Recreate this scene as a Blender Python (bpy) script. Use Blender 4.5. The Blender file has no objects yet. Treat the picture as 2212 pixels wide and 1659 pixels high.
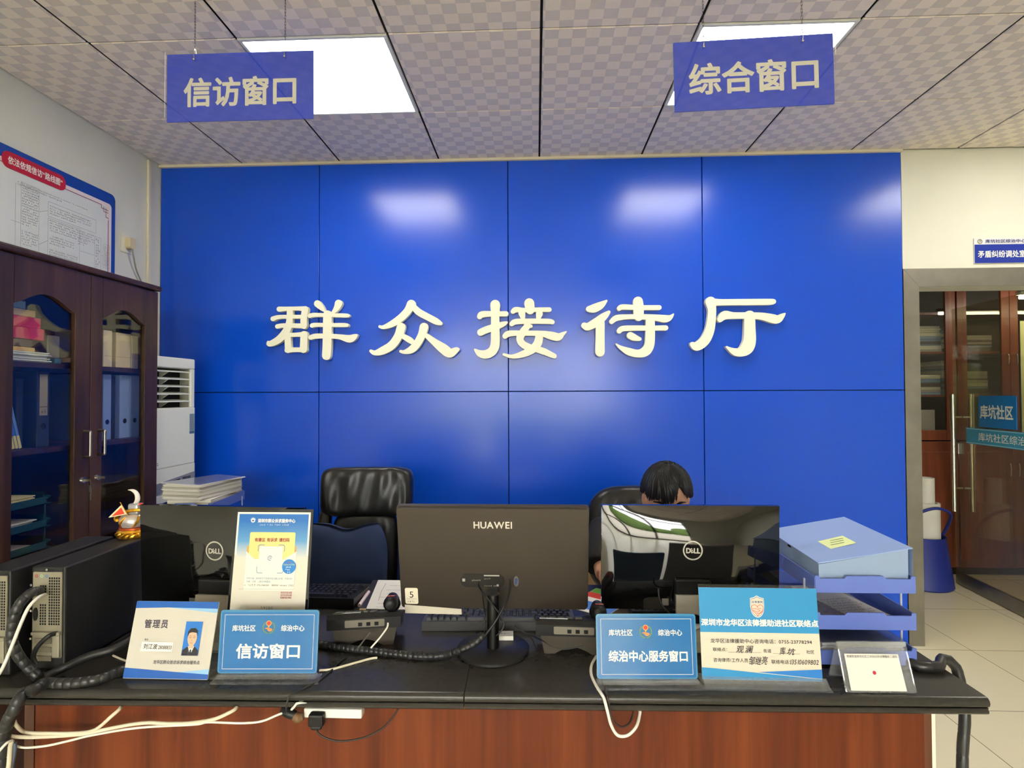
import bpy, bmesh, math, random
import numpy as np
from mathutils import Vector, Matrix, geometry
random.seed(7)
SC = bpy.context.scene
COL = SC.collection
PI = math.pi

# ------------------------------------------------------------------ camera
FPX, YAW, PITCH, ROLL = 1187.58, -0.0429, 0.0178, -0.0036
CAM = Vector((0, 0, 1.44))
_r = Vector((math.cos(YAW), -math.sin(YAW), 0))
_f = Vector((math.sin(YAW) * math.cos(PITCH), math.cos(YAW) * math.cos(PITCH), math.sin(PITCH)))
_u = _r.cross(_f)
RGT = _r * math.cos(ROLL) + _u * math.sin(ROLL)
UPV = -_r * math.sin(ROLL) + _u * math.cos(ROLL)
cd = bpy.data.cameras.new('camera')
cd.sensor_width = 36
cd.lens = FPX / 2212 * 36
cd.clip_start = 0.02
co = bpy.data.objects.new('camera', cd)
COL.objects.link(co)
co.matrix_world = Matrix(((RGT.x, UPV.x, -_f.x, CAM.x), (RGT.y, UPV.y, -_f.y, CAM.y), (RGT.z, UPV.z, -_f.z, CAM.z), (0, 0, 0, 1)))
SC.camera = co

def at(px, py, X=None, Y=None, Z=None):
    v = _f + RGT * ((px - 1106) / FPX) + UPV * ((829.5 - py) / FPX)
    t = (X - CAM.x) / v.x if X is not None else (Y - CAM.y) / v.y if Y is not None else (Z - CAM.z) / v.z
    return CAM + v * t

# ------------------------------------------------------------------ view, sky, exposure
SC.view_settings.view_transform = 'Standard'
SC.view_settings.look = 'None'
SC.view_settings.gamma = 1
SC.view_settings.use_curve_mapping = False
SC.view_settings.exposure = 0.27
SC.cycles.use_denoising = True
SC.cycles.max_bounces = 10
SC.cycles.sample_clamp_indirect = 6
LIGHT_STRENGTH = 14.0     # LED panels in the ceiling
SKY_STRENGTH = 21.0        # daylight outside the entrance
w = bpy.data.worlds.new('sky')
SC.world = w
w.use_nodes = True
bg = w.node_tree.nodes['Background']
bg.inputs[0].default_value = (1.0, 0.985, 0.93, 1)
bg.inputs[1].default_value = SKY_STRENGTH

# ------------------------------------------------------------------ materials
def lin(c):
    def f(v):
        v /= 255.0
        return v / 12.92 if v <= 0.04045 else ((v + 0.055) / 1.055) ** 2.4
    return (f(c[0]), f(c[1]), f(c[2]), 1)

MATS = {}
def mat(name, rgb, rough=0.5, metal=0.0, var=0.0, vs=8.0, bump=0.0, bs=200.0, trans=0.0, emit=0.0, coat=0.0, spec=0.5, rvar=0.0, ior=1.45):
    if name in MATS:
        return MATS[name]
    m = bpy.data.materials.new(name)
    MATS[name] = m
    m.use_nodes = True
    nt = m.node_tree
    b = nt.nodes['Principled BSDF']
    b.inputs['Base Color'].default_value = lin(rgb)
    b.inputs['Roughness'].default_value = rough
    b.inputs['Metallic'].default_value = metal
    b.inputs['Transmission Weight'].default_value = trans
    b.inputs['Coat Weight'].default_value = coat
    b.inputs['Coat Roughness'].default_value = 0.05
    b.inputs['Specular IOR Level'].default_value = spec
    b.inputs['IOR'].default_value = ior
    if emit:
        b.inputs['Emission Color'].default_value = lin(rgb)
        b.inputs['Emission Strength'].default_value = emit
    tc = nt.nodes.new('ShaderNodeTexCoord')
    if var or rvar:
        n = nt.nodes.new('ShaderNodeTexNoise')
        n.inputs['Scale'].default_value = vs
        n.inputs['Detail'].default_value = 6
        nt.links.new(tc.outputs['Object'], n.inputs['Vector'])
        if var:
            mr = nt.nodes.new('ShaderNodeMapRange')
            mr.inputs['From Min'].default_value = 0.3
            mr.inputs['From Max'].default_value = 0.7
            mr.inputs['To Min'].default_value = 1 - var
            mr.inputs['To Max'].default_value = 1 + var
            mx = nt.nodes.new('ShaderNodeVectorMath')
            mx.operation = 'SCALE'
            mx.inputs[0].default_value = lin(rgb)[:3]
            nt.links.new(n.outputs['Fac'], mr.inputs['Value'])
            nt.links.new(mr.outputs['Result'], mx.inputs['Scale'])
            nt.links.new(mx.outputs['Vector'], b.inputs['Base Color'])
        if rvar:
            m2 = nt.nodes.new('ShaderNodeMapRange')
            m2.inputs['From Min'].default_value = 0.3
            m2.inputs['From Max'].default_value = 0.7
            m2.inputs['To Min'].default_value = max(0, rough - rvar)
            m2.inputs['To Max'].default_value = min(1, rough + rvar)
            nt.links.new(n.outputs['Fac'], m2.inputs['Value'])
            nt.links.new(m2.outputs['Result'], b.inputs['Roughness'])
    if bump:
        n2 = nt.nodes.new('ShaderNodeTexNoise')
        n2.inputs['Scale'].default_value = bs
        n2.inputs['Detail'].default_value = 3
        nt.links.new(tc.outputs['Object'], n2.inputs['Vector'])
        bp = nt.nodes.new('ShaderNodeBump')
        bp.inputs['Strength'].default_value = bump
        bp.inputs['Distance'].default_value = 0.002
        nt.links.new(n2.outputs['Fac'], bp.inputs['Height'])
        nt.links.new(bp.outputs['Normal'], b.inputs['Normal'])
    return m

def wood(name, c1, c2, c3, scl=(9, 9, 0.7), rough=0.35, coat=0.0, bands=0.0, bump=0.15):
    if name in MATS:
        return MATS[name]
    m = mat(name, c2, rough, coat=coat)
    nt = m.node_tree
    b = nt.nodes['Principled BSDF']
    tc = nt.nodes.new('ShaderNodeTexCoord')
    mp = nt.nodes.new('ShaderNodeMapping')
    mp.inputs['Scale'].default_value = scl
    n = nt.nodes.new('ShaderNodeTexNoise')
    n.inputs['Scale'].default_value = 1.6
    n.inputs['Detail'].default_value = 8
    n.inputs['Roughness'].default_value = 0.62
    n.inputs['Distortion'].default_value = 0.6
    r = nt.nodes.new('ShaderNodeValToRGB')
    e = r.color_ramp.elements
    e[0].position = 0.33
    e[0].color = lin(c1)
    e[1].position = 0.68
    e[1].color = lin(c3)
    k = e.new(0.5)
    k.color = lin(c2)
    nt.links.new(tc.outputs['Object'], mp.inputs['Vector'])
    nt.links.new(mp.outputs['Vector'], n.inputs['Vector'])
    nt.links.new(n.outputs['Fac'], r.inputs['Fac'])
    nt.links.new(r.outputs['Color'], b.inputs['Base Color'])
    if bump:
        bp = nt.nodes.new('ShaderNodeBump')
        bp.inputs['Strength'].default_value = bump
        bp.inputs['Distance'].default_value = 0.001
        nt.links.new(n.outputs['Fac'], bp.inputs['Height'])
        nt.links.new(bp.outputs['Normal'], b.inputs['Normal'])
    return m

def glassmat(name, tint=(255, 255, 255), rough=0.02, milk=0.0):
    """thin pane: mostly see-through with a reflection (no refraction, so that light passes)"""
    if name in MATS:
        return MATS[name]
    m = bpy.data.materials.new(name)
    MATS[name] = m
    m.use_nodes = True
    nt = m.node_tree
    for n in list(nt.nodes):
        nt.nodes.remove(n)
    o = nt.nodes.new('ShaderNodeOutputMaterial')
    t = nt.nodes.new('ShaderNodeBsdfTransparent')
    t.inputs[0].default_value = lin(tint)
    g = nt.nodes.new('ShaderNodeBsdfGlossy')
    g.inputs['Roughness'].default_value = rough
    g.inputs['Color'].default_value = (1, 1, 1, 1)
    lw = nt.nodes.new('ShaderNodeLayerWeight')
    lw.inputs['Blend'].default_value = 0.5
    pw = nt.nodes.new('ShaderNodeMath')
    pw.operation = 'POWER'
    pw.inputs[1].default_value = 4.5
    fr = nt.nodes.new('ShaderNodeMath')
    fr.operation = 'MULTIPLY_ADD'
    fr.inputs[1].default_value = 0.8
    fr.inputs[2].default_value = 0.035
    nt.links.new(lw.outputs['Facing'], pw.inputs[0])
    nt.links.new(pw.outputs[0], fr.inputs[0])
    mx = nt.nodes.new('ShaderNodeMixShader')
    nt.links.new(fr.outputs[0], mx.inputs[0])
    body = t
    if milk:
        df = nt.nodes.new('ShaderNodeBsdfDiffuse')
        df.inputs['Color'].default_value = (.85, .87, .88, 1)
        body = nt.nodes.new('ShaderNodeMixShader')
        body.inputs[0].default_value = milk
        nt.links.new(t.outputs[0], body.inputs[1])
        nt.links.new(df.outputs[0], body.inputs[2])
    nt.links.new(body.outputs[0], mx.inputs[1])
    nt.links.new(g.outputs[0], mx.inputs[2])
    nt.links.new(mx.outputs[0], o.inputs[0])
    return m

# ------------------------------------------------------------------ mesh builder
WM = {}
def rot(ax, a):
    return Matrix.Rotation(a, 4, ax)
def T(x, y, z):
    return Matrix.Translation((x, y, z))

def smooth_pts(pts, n=6):
    """Catmull-Rom through points (tuples of any length)"""
    out = []
    P = [tuple(p) for p in pts]
    for i in range(len(P) - 1):
        p0 = P[max(i - 1, 0)]
        p1, p2 = P[i], P[i + 1]
        p3 = P[min(i + 2, len(P) - 1)]
        for k in range(n):
            t = k / n
            out.append(tuple(0.5 * (2 * b + (c - a) * t + (2 * a - 5 * b + 4 * c - d) * t * t + (3 * b - a - 3 * c + d) * t ** 3) for a, b, c, d in zip(p0, p1, p2, p3)))
    out.append(P[-1])
    return out

class MB:
    def __init__(s, xf=None):
        s.v, s.f, s.xf = [], [], xf
    def add(s, vs, fs, xf=None):
        o = len(s.v)
        for p in vs:
            p = Vector(p)
            if xf is not None:
                p = xf @ p
            if s.xf is not None:
                p = s.xf @ p
            s.v.append(p)
        s.f.extend([tuple(i + o for i in f) for f in fs])
        return s
    def box(s, lo, hi, bev=0.0, seg=2, xf=None):
        lo, hi = [min(a, b) for a, b in zip(lo, hi)], [max(a, b) for a, b in zip(lo, hi)]
        vs = [(x, y, z) for x in (lo[0], hi[0]) for y in (lo[1], hi[1]) for z in (lo[2], hi[2])]
        fs = [(0, 1, 3, 2), (4, 6, 7, 5), (0, 4, 5, 1), (2, 3, 7, 6), (0, 2, 6, 4), (1, 5, 7, 3)]
        if bev <= 0:
            return s.add(vs, fs, xf)
        bm = bmesh.new()
        bv = [bm.verts.new(v) for v in vs]
        for f in fs:
            bm.faces.new([bv[i] for i in f])
        bev = min(bev, 0.49 * min(h - l for l, h in zip(lo, hi)))
        bmesh.ops.bevel(bm, geom=bm.edges[:], offset=bev, segments=seg, profile=0.5, affect='EDGES')
        return s.bm(bm, xf)
    def bm(s, bm, xf=None):
        bm.verts.index_update()
        vs = [tuple(v.co) for v in bm.verts]
        fs = [tuple(v.index for v in f.verts) for f in bm.faces]
        bm.free()
        return s.add(vs, fs, xf)
    def cbox(s, c, d, bev=0.0, seg=2, xf=None):
        return s.box([a - b / 2 for a, b in zip(c, d)], [a + b / 2 for a, b in zip(c, d)], bev, seg, xf)
    def tube(s, pts, r, seg=8, sm=6, cap=True, flat=1.0):
        P = [Vector(p[:3]) for p in pts]
        R = [p[3] if len(p) > 3 else r for p in pts]
        if sm and len(P) > 2:
            q = smooth_pts([(p.x, p.y, p.z, a) for p, a in zip(P, R)], sm)
            P = [Vector(p[:3]) for p in q]
            R = [max(p[3], 1e-5) for p in q]
        vs, fs = [], []
        N = len(P)
        prev = None
        for i in range(N):
            t = (P[min(i + 1, N - 1)] - P[max(i - 1, 0)])
            if t.length < 1e-9:
                t = Vector((0, 0, 1))
            t.normalize()
            if prev is None:
                a = t.orthogonal().normalized()
            else:
                a = prev - t * prev.dot(t)
                a = a.normalized() if a.length > 1e-6 else t.orthogonal().normalized()
            prev = a
            b = t.cross(a)
            for k in range(seg):
                an = 2 * PI * k / seg
                vs.append(P[i] + (a * math.cos(an) + b * math.sin(an) * flat) * R[i])
        for i in range(N - 1):
            for k in range(seg):
                k2 = (k + 1) % seg
                fs.append((i * seg + k, i * seg + k2, (i + 1) * seg + k2, (i + 1) * seg + k))
        if cap:
            fs.append(tuple(range(seg - 1, -1, -1)))
            fs.append(tuple((N - 1) * seg + k for k in range(seg)))
        return s.add(vs, fs)
    def cyl(s, p0, p1, r, r2=None, seg=24):
        return s.tube([(*p0, r), (*p1, r if r2 is None else r2)], r, seg, 0)
    def lathe(s, prof, c=(0, 0, 0), seg=32, xf=None, sq=1.0):
        vs, fs = [], []
        for (r, z) in prof:
            for k in range(seg):
                a = 2 * PI * k / seg
                vs.append((c[0] + r * math.cos(a), c[1] + r * sq * math.sin(a), c[2] + z))
        for i in range(len(prof) - 1):
            for k in range(seg):
                k2 = (k + 1) % seg
                fs.append((i * seg + k, i * seg + k2, (i + 1) * seg + k2, (i + 1) * seg + k))
        fs.append(tuple(range(seg - 1, -1, -1)))
        fs.append(tuple((len(prof) - 1) * seg + k for k in range(seg)))
        return s.add(vs, fs, xf)
    def ball(s, c, r, seg=16, ring=10, xf=None):
        r = (r, r, r) if isinstance(r, (int, float)) else r
        vs, fs = [(c[0], c[1], c[2] - r[2])], []
        for i in range(1, ring):
            a = -PI / 2 + PI * i / ring
            for k in range(seg):
                b = 2 * PI * k / seg
                vs.append((c[0] + r[0] * math.cos(a) * math.cos(b), c[1] + r[1] * math.cos(a) * math.sin(b), c[2] + r[2] * math.sin(a)))
        vs.append((c[0], c[1], c[2] + r[2]))
        L = len(vs) - 1
        for k in range(seg):
            k2 = (k + 1) % seg
            fs.append((0, 1 + k2, 1 + k))
            fs.append((L, L - seg + k, L - seg + k2))
            for i in range(ring - 2):
                fs.append((1 + i * seg + k, 1 + i * seg + k2, 1 + (i + 1) * seg + k2, 1 + (i + 1) * seg + k))
        return s.add(vs, fs, xf)
    def prism(s, poly, z0, z1, xf=None):
        """polygon in (x,y) extruded along z; concave allowed"""
        n = len(poly)
        tri = geometry.tessellate_polygon([[Vector((p[0], p[1], 0)) for p in poly]])
        vs = [(p[0], p[1], z0) for p in poly] + [(p[0], p[1], z1) for p in poly]
        ar = sum(poly[i][0] * poly[(i + 1) % n][1] - poly[(i + 1) % n][0] * poly[i][1] for i in range(n))
        fs = []
        for t in tri:
            a = poly[t[0]], poly[t[1]], poly[t[2]]
            cr = (a[1][0] - a[0][0]) * (a[2][1] - a[0][1]) - (a[1][1] - a[0][1]) * (a[2][0] - a[0][0])
            t = t if cr > 0 else t[::-1]
            fs.append(tuple(i + n for i in t))
            fs.append(tuple(t[::-1]))
        for i in range(n):
            j = (i + 1) % n
            fs.append((i, j, n + j, n + i) if ar > 0 else (j, i, n + i, n + j))
        return s.add(vs, fs, xf)
    def flat(s, poly, z=0.0, xf=None):
        tri = geometry.tessellate_polygon([[Vector((p[0], p[1], 0)) for p in poly]])
        fs = []
        for t in tri:
            a = poly[t[0]], poly[t[1]], poly[t[2]]
            cr = (a[1][0] - a[0][0]) * (a[2][1] - a[0][1]) - (a[1][1] - a[0][1]) * (a[2][0] - a[0][0])
            fs.append(t if cr > 0 else t[::-1])
        return s.add([(p[0], p[1], z) for p in poly], fs, xf)
    def rect(s, x0, y0, x1, y1, z=0.0):
        return s.flat([(x0, y0), (x1, y0), (x1, y1), (x0, y1)], z)
    def ring(s, c, r0, r1, z=0.0, seg=40, a0=0.0, a1=2 * PI, sy=1.0):
        vs, fs = [], []
        full = abs(a1 - a0 - 2 * PI) < 1e-6
        for k in range(seg + 1):
            a = a0 + (a1 - a0) * k / seg
            vs += [(c[0] + r0 * math.cos(a), c[1] + sy * r0 * math.sin(a), z), (c[0] + r1 * math.cos(a), c[1] + sy * r1 * math.sin(a), z)]
        for k in range(seg):
            fs.append((2 * k, 2 * k + 1, 2 * k + 3, 2 * k + 2))
        return s.add(vs, fs)
    def disc(s, c, r, z=0.0, seg=32, sy=1.0):
        return s.flat([(c[0] + r * math.cos(2 * PI * k / seg), c[1] + sy * r * math.sin(2 * PI * k / seg)) for k in range(seg)], z)
    def line2(s, pts, w, z=0.0):
        """thin flat stroke"""
        for (a, b) in zip(pts[:-1], pts[1:]):
            a, b = Vector(a), Vector(b)
            d = (b - a)
            if d.length < 1e-9:
                continue
            d.normalize()
            n = Vector((-d.y, d.x)) * w / 2
            a, b = a - d * w * 0.3, b + d * w * 0.3
            s.add([(*(a - n), z), (*(b - n), z), (*(b + n), z), (*(a + n), z)], [(0, 1, 2, 3)])
        return s
    def build(s, name, m, parent=None, smooth=None, local=False, weld=False):
        me = bpy.data.meshes.new(name)
        vs = s.v
        if parent is not None and not local:
            inv = WM[parent].inverted()
            vs = [inv @ v for v in vs]
        me.from_pydata([tuple(v) for v in vs], [], s.f)
        if weld:
            bm = bmesh.new()
            bm.from_mesh(me)
            bmesh.ops.remove_doubles(bm, verts=bm.verts, dist=1e-6)
            bm.to_mesh(me)
            bm.free()
        me.materials.append(m)
        me.validate()
        if smooth is not None:
            for p in me.polygons:
                p.use_smooth = True
            try:
                me.set_sharp_from_angle(angle=math.radians(smooth))
            except Exception:
                pass
        o = bpy.data.objects.new(name, me)
        COL.objects.link(o)
        if parent is not None:
            o.parent = parent
            WM[o] = WM[parent]
        else:
            WM[o] = Matrix.Identity(4)
        return o

def thing(name, label, cat, loc=(0, 0, 0), rz=0.0, group=None):
    o = bpy.data.objects.new(name, None)
    o.empty_display_size = 0.05
    COL.objects.link(o)
    o.location = loc
    o.rotation_euler = (0, 0, rz)
    WM[o] = T(*loc) @ rot('Z', rz)
    return tag(o, label, cat, group)
def tag(o, label, cat, group=None):
    o['label'] = label
    o['category'] = cat
    if group:
        o['group'] = group
    return o
def struct(o):
    o['kind'] = 'structure'
    return o
def sempty(name, loc=(0, 0, 0)):
    o = bpy.data.objects.new(name, None)
    COL.objects.link(o)
    o.location = loc
    WM[o] = T(*loc)
    return struct(o)

def copy_thing(root, loc, rz, label, group=None):
    r = root.copy()
    COL.objects.link(r)
    r.location = loc
    r.rotation_euler = (0, 0, rz)
    r['label'] = label
    if group:
        r['group'] = group
    WM[r] = T(*loc) @ rot('Z', rz)
    for ch in list(root.children):
        c = ch.copy()
        COL.objects.link(c)
        c.parent = r
        WM[c] = WM[r]
        for g in list(ch.children):
            d = g.copy()
            COL.objects.link(d)
            d.parent = c
            WM[d] = WM[r]
    return r

def face(loc, lean=0.0, rz=0.0, rx=0.0):
    """plane frame: x = across, y = up the panel, z = out towards the viewer side (-Y); lean tips the top back"""
    return T(*loc) @ rot('Z', rz) @ Matrix(((1, 0, 0, 0), (0, math.sin(lean), -math.cos(lean), 0), (0, math.cos(lean), math.sin(lean), 0), (0, 0, 0, 1)))

def rrect(x0, y0, x1, y1, r, n=6):
    out = []
    for (cx, cy, a) in ((x1 - r, y0 + r, -PI / 2), (x1 - r, y1 - r, 0), (x0 + r, y1 - r, PI / 2), (x0 + r, y0 + r, PI)):
        for k in range(n + 1):
            b = a + PI / 2 * k / n
            out.append((cx + r * math.cos(b), cy + r * math.sin(b)))
    return out

# ------------------------------------------------------------------ lettering
GLYPHS = {}
def union2d(polys):
    vs, fs = [], []
    for p in polys:
        o = len(vs)
        vs += [Vector((a[0], a[1])) for a in p]
        fs.append([o + i for i in range(len(p))])
    r = geometry.delaunay_2d_cdt(vs, [], fs, 0, 1e-5)
    V = np.array([(v[0], v[1]) for v in r[0]])
    tri = [tuple(f) for f in r[2]]
    cen = np.array([V[list(f)].mean(axis=0) for f in tri])
    ins = np.zeros(len(tri), dtype=bool)
    for p in polys:
        q = np.array(p)[:, :2]
        d = np.roll(q, -1, axis=0) - q
        if np.sum(q[:, 0] * np.roll(q[:, 1], -1) - q[:, 1] * np.roll(q[:, 0], -1)) < 0:
            q = q[::-1]
            d = np.roll(q, -1, axis=0) - q
        lo, hi = q.min(axis=0), q.max(axis=0)
        k = np.nonzero(~ins & (cen >= lo).all(axis=1) & (cen <= hi).all(axis=1))[0]
        if len(k):
            e = cen[k][:, None, :] - q[None]
            ins[k] = ((d[None, :, 0] * e[:, :, 1] - d[None, :, 1] * e[:, :, 0]) >= -1e-12).all(axis=1)
    keep = [f for f, i in zip(tri, ins) if i]
    used = sorted({i for f in keep for i in f})
    ix = {i: k for k, i in enumerate(used)}
    return [tuple(V[i]) for i in used], [tuple(ix[i] for i in f) for f in keep]

def glyph(ch, bold, res):
    key = (ch, bold, res)
    if key in GLYPHS:
        return GLYPHS[key]
    c = bpy.data.curves.new('glyph', 'FONT')
    c.body = ch
    c.size = 1
    c.resolution_u = res
    c.dimensions = '2D'
    c.fill_mode = 'BOTH'
    o = bpy.data.objects.new('glyph', c)
    COL.objects.link(o)
    dg = bpy.context.evaluated_depsgraph_get()
    dg.update()
    me = bpy.data.meshes.new_from_object(o.evaluated_get(dg))
    bm = bmesh.new()
    bm.from_mesh(me)
    bmesh.ops.remove_doubles(bm, verts=bm.verts, dist=1e-4)
    vs = [(v.co.x, v.co.y) for v in bm.verts]
    fs = [tuple(v.index for v in f.verts) for f in bm.faces]
    if bold > 0 and fs:
        polys = []
        for f in fs:
            polys.append([vs[i] for i in f])
        for e in bm.edges:
            if len(e.link_faces) == 1:
                a, b = Vector(vs[e.verts[0].index]), Vector(vs[e.verts[1].index])
                d = (b - a)
                if d.length < 1e-6:
                    continue
                d.normalize()
                n = Vector((-d.y, d.x)) * bold
                polys.append([tuple(a - n), tuple(b - n), tuple(b + n), tuple(a + n)])
                for q in (a, b):
                    polys.append([(q.x + bold * math.cos(PI / 4 * k + .2), q.y + bold * math.sin(PI / 4 * k + .2)) for k in range(8)])
        vs, fs = union2d(polys)
    bm.free()
    bpy.data.meshes.remove(me)
    bpy.data.objects.remove(o)
    bpy.data.curves.remove(c)
    xs = [v[0] for v in vs] or [0, .3]
    adv = 1.0 if ord(ch) > 0x2e80 else (max(xs) + 0.06 if vs else 0.3)
    GLYPHS[key] = (vs, fs, adv)
    return GLYPHS[key]

def text(mb, s, x, y, size, width=None, bold=0.0, z=0.0, align='C', res=3, track=0.0, slant=0.0, rotj=0.0, xf=None):
    """adds flat lettering to mb: (x, y) is the middle (C) or the start (L) of the line, y the middle height; width fits the whole line"""
    cells, cur = [], 0.0
    for ch in s:
        if ch == ' ':
            cur += 0.45
            continue
        vs, fs, adv = glyph(ch, bold, res)
        cells.append((cur, vs, fs, ord(ch) > 0x2e80))
        cur += adv + track
    if not cells:
        return mb
    allx = [c[0] + v[0] for c in cells for v in c[1]]
    x0, x1 = min(allx), max(allx)
    sx = size if width is None else width / (x1 - x0)
    mid = 0.36 if not any(c[3] for c in cells) else 0.38
    off = x - (x0 + x1) / 2 * sx if align == 'C' else x - x0 * sx
    for (cx, vs, fs, _) in cells:
        ja = random.uniform(-rotj, rotj) if rotj else 0
        jy = random.uniform(-rotj, rotj) * 0.5 if rotj else 0
        out = []
        for v in vs:
            px, py = v[0], v[1]
            if ja:
                ux, uy = px - .5, py - .38
                px, py = .5 + ux * math.cos(ja) - uy * math.sin(ja), .38 + ux * math.sin(ja) + uy * math.cos(ja) + jy
            px += slant * py
            out.append((off + (cx + px) * sx, y + (py - mid) * size, z))
        mb.add(out, fs, xf)
    return mb

def solid2d(mb, vs, fs, z0, z1, xf=None):
    """a triangulated flat shape made solid between z0 and z1"""
    n = len(vs)
    edges = {}
    for f in fs:
        for i in range(len(f)):
            a, b = f[i], f[(i + 1) % len(f)]
            edges[(a, b)] = edges.get((a, b), 0) + 1
    V = [(v[0], v[1], z1) for v in vs] + [(v[0], v[1], z0) for v in vs]
    Fc = [tuple(f) for f in fs] + [tuple(i + n for i in f[::-1]) for f in fs]
    for (a, b) in edges:
        if (b, a) not in edges:
            Fc.append((a, a + n, b + n, b))
    return mb.add(V, Fc, xf)

def dashes(mb, x, y, w, h, n=1, gap=0.25, z=0.0, seed=1, al=True):
    """a line of print too small to read: loose short strokes, no two alike"""
    r = random.Random(seed)
    cur = x
    while cur < x + w - h * .5:
        k = h * r.uniform(.75, 1.0)
        if r.random() > .1:
            for q in r.sample(range(7), r.choice((3, 4, 4))):
                a, b_ = r.uniform(0, .25) * k, r.uniform(.55, .9) * k
                if q < 4:
                    yy = y + h * (.02 + .27 * q)
                    mb.rect(cur + a, yy, cur + b_, yy + h * .15, z)
                else:
                    xx = cur + k * (.08 + .3 * (q - 4))
                    mb.rect(xx, y + r.uniform(0, .4) * h, xx + k * .15, y + r.uniform(.6, 1) * h, z)
        cur += k * (1 + gap)
    return mb
# ------------------------------------------------------------------ common materials
WHITEWALL = mat('wall_paint', (216, 216, 206), 0.75, var=0.03, vs=3, bump=0.12, bs=60)
BLUE = mat('blue_panel', (2, 70, 196), 0.235, spec=0.62)
DARK = mat('dark_gap', (18, 18, 20), 0.9)
STEEL = mat('brushed_steel', (150, 147, 142), 0.38, 1.0, var=0.12, vs=7)
CHROME = mat('chrome', (205, 202, 195), 0.16, 1.0)
BLACKPL = mat('black_plastic', (18, 18, 19), 0.42, spec=0.35)
BLACKMATT = mat('black_matt', (26, 26, 27), 0.6, bump=0.15, bs=500)
GLOSSBLACK = mat('gloss_black', (9, 9, 10), 0.035, spec=0.75, coat=0.6)
WHITEPL = mat('white_plastic', (226, 226, 216), 0.4)
PAPER = mat('paper', (222, 219, 210), 0.75, var=0.02, vs=30)
CREAM = mat('cream_print', (208, 200, 182), 0.55)
INK = mat('ink', (32, 30, 36), 0.6)
WHITEINK = mat('white_ink', (234, 231, 222), 0.5)
CLEAR = glassmat('clear_acrylic', (252, 252, 252), 0.03, .10)
SHEET = glassmat('clear_sheet', (254, 254, 254), 0.03, .012)
PANE = glassmat('clear_pane', (252, 252, 252), 0.01)

# ------------------------------------------------------------------ shell of the room
XL, XR, YB, YF, ZC = -2.285, 3.70, 3.242, -3.70, 2.84
fm = mat('floor_tile', (196, 190, 168), 0.2)
nt = fm.node_tree
bs_ = nt.nodes['Principled BSDF']
br = nt.nodes.new('ShaderNodeTexBrick')
br.offset = 0
br.inputs['Scale'].default_value = 1
br.inputs['Brick Width'].default_value = 0.6
br.inputs['Row Height'].default_value = 0.6
br.inputs['Mortar Size'].default_value = 0.0022
br.inputs['Color1'].default_value = lin((224, 216, 186))
br.inputs['Color2'].default_value = lin((228, 220, 190))
br.inputs['Mortar'].default_value = lin((136, 128, 106))
tcx = nt.nodes.new('ShaderNodeTexCoord')
mpx = nt.nodes.new('ShaderNodeMapping')
mpx.inputs['Location'].default_value = (-0.02, -0.2, 0)
nt.links.new(tcx.outputs['Object'], mpx.inputs['Vector'])
nt.links.new(mpx.outputs['Vector'], br.inputs['Vector'])
nt.links.new(br.outputs['Color'], bs_.inputs['Base Color'])
struct(MB().box((XL - .1, YF - .1, -.1), (4.8, 5.3, 0)).build('floor', fm))

# ceiling: metal tiles on a 0.6 m grid with a woven check print
cm = mat('ceiling_tile', (170, 162, 152), 0.55)
nt = cm.node_tree
bs_ = nt.nodes['Principled BSDF']
tcx = nt.nodes.new('ShaderNodeTexCoord')
mpx = nt.nodes.new('ShaderNodeMapping')
mpx.inputs['Location'].default_value = (0.012, 0.0, 0.03)
ck = nt.nodes.new('ShaderNodeTexChecker')
ck.inputs['Scale'].default_value = 18.6
ck.inputs['Color1'].default_value = lin((240, 229, 216))
ck.inputs['Color2'].default_value = lin((215, 206, 199))
nz = nt.nodes.new('ShaderNodeTexNoise')
nz.inputs['Scale'].default_value = 90
mxx = nt.nodes.new('ShaderNodeMix')
mxx.data_type = 'RGBA'
mxx.blend_type = 'SOFT_LIGHT'
mxx.inputs['Factor'].default_value = 0.25
nt.links.new(tcx.outputs['Object'], mpx.inputs['Vector'])
nt.links.new(mpx.outputs['Vector'], ck.inputs['Vector'])
nt.links.new(tcx.outputs['Object'], nz.inputs['Vector'])
nt.links.new(ck.outputs['Color'], mxx.inputs['A'])
nt.links.new(nz.outputs['Color'], mxx.inputs['B'])
nt.links.new(mxx.outputs['Result'], bs_.inputs['Base Color'])
GX0, GY0, G = 0.0278, 2.0881, 0.6
LIGHTS = [(-2, 0), (1, 0), (4, 0)]
ctop = sempty('ceiling', (0, 0, ZC))
mb = MB()
for i in range(-4, 7):
    for j in range(-10, 3):
        if (i, j) in LIGHTS:
            continue
        x0, x1 = max(GX0 + G * i + .005, XL + .006), min(GX0 + G * (i + 1) - .005, XR - .006)
        y0, y1 = max(GY0 + G * j + .0025, YF + .006), min(GY0 + G * (j + 1) - .0025, YB - .004)
        if x1 - x0 < .02 or y1 - y0 < .02:
            continue
        mb.box((x0, y0, ZC), (x1, y1, ZC + .008), 0.003, 1)
mb.build('ceiling_tile', cm, ctop)
MB().box((XL - .1, YF - .1, ZC + .012), (XR + .1, YB + .02, ZC + .06)).build('ceiling_void', DARK, ctop)
struct(MB().box((XL, YB - .018, ZC - .016), (2.112, YB, ZC - .001)).build('trim_1', mat('cream_trim', (214, 206, 186), 0.6)))

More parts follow.
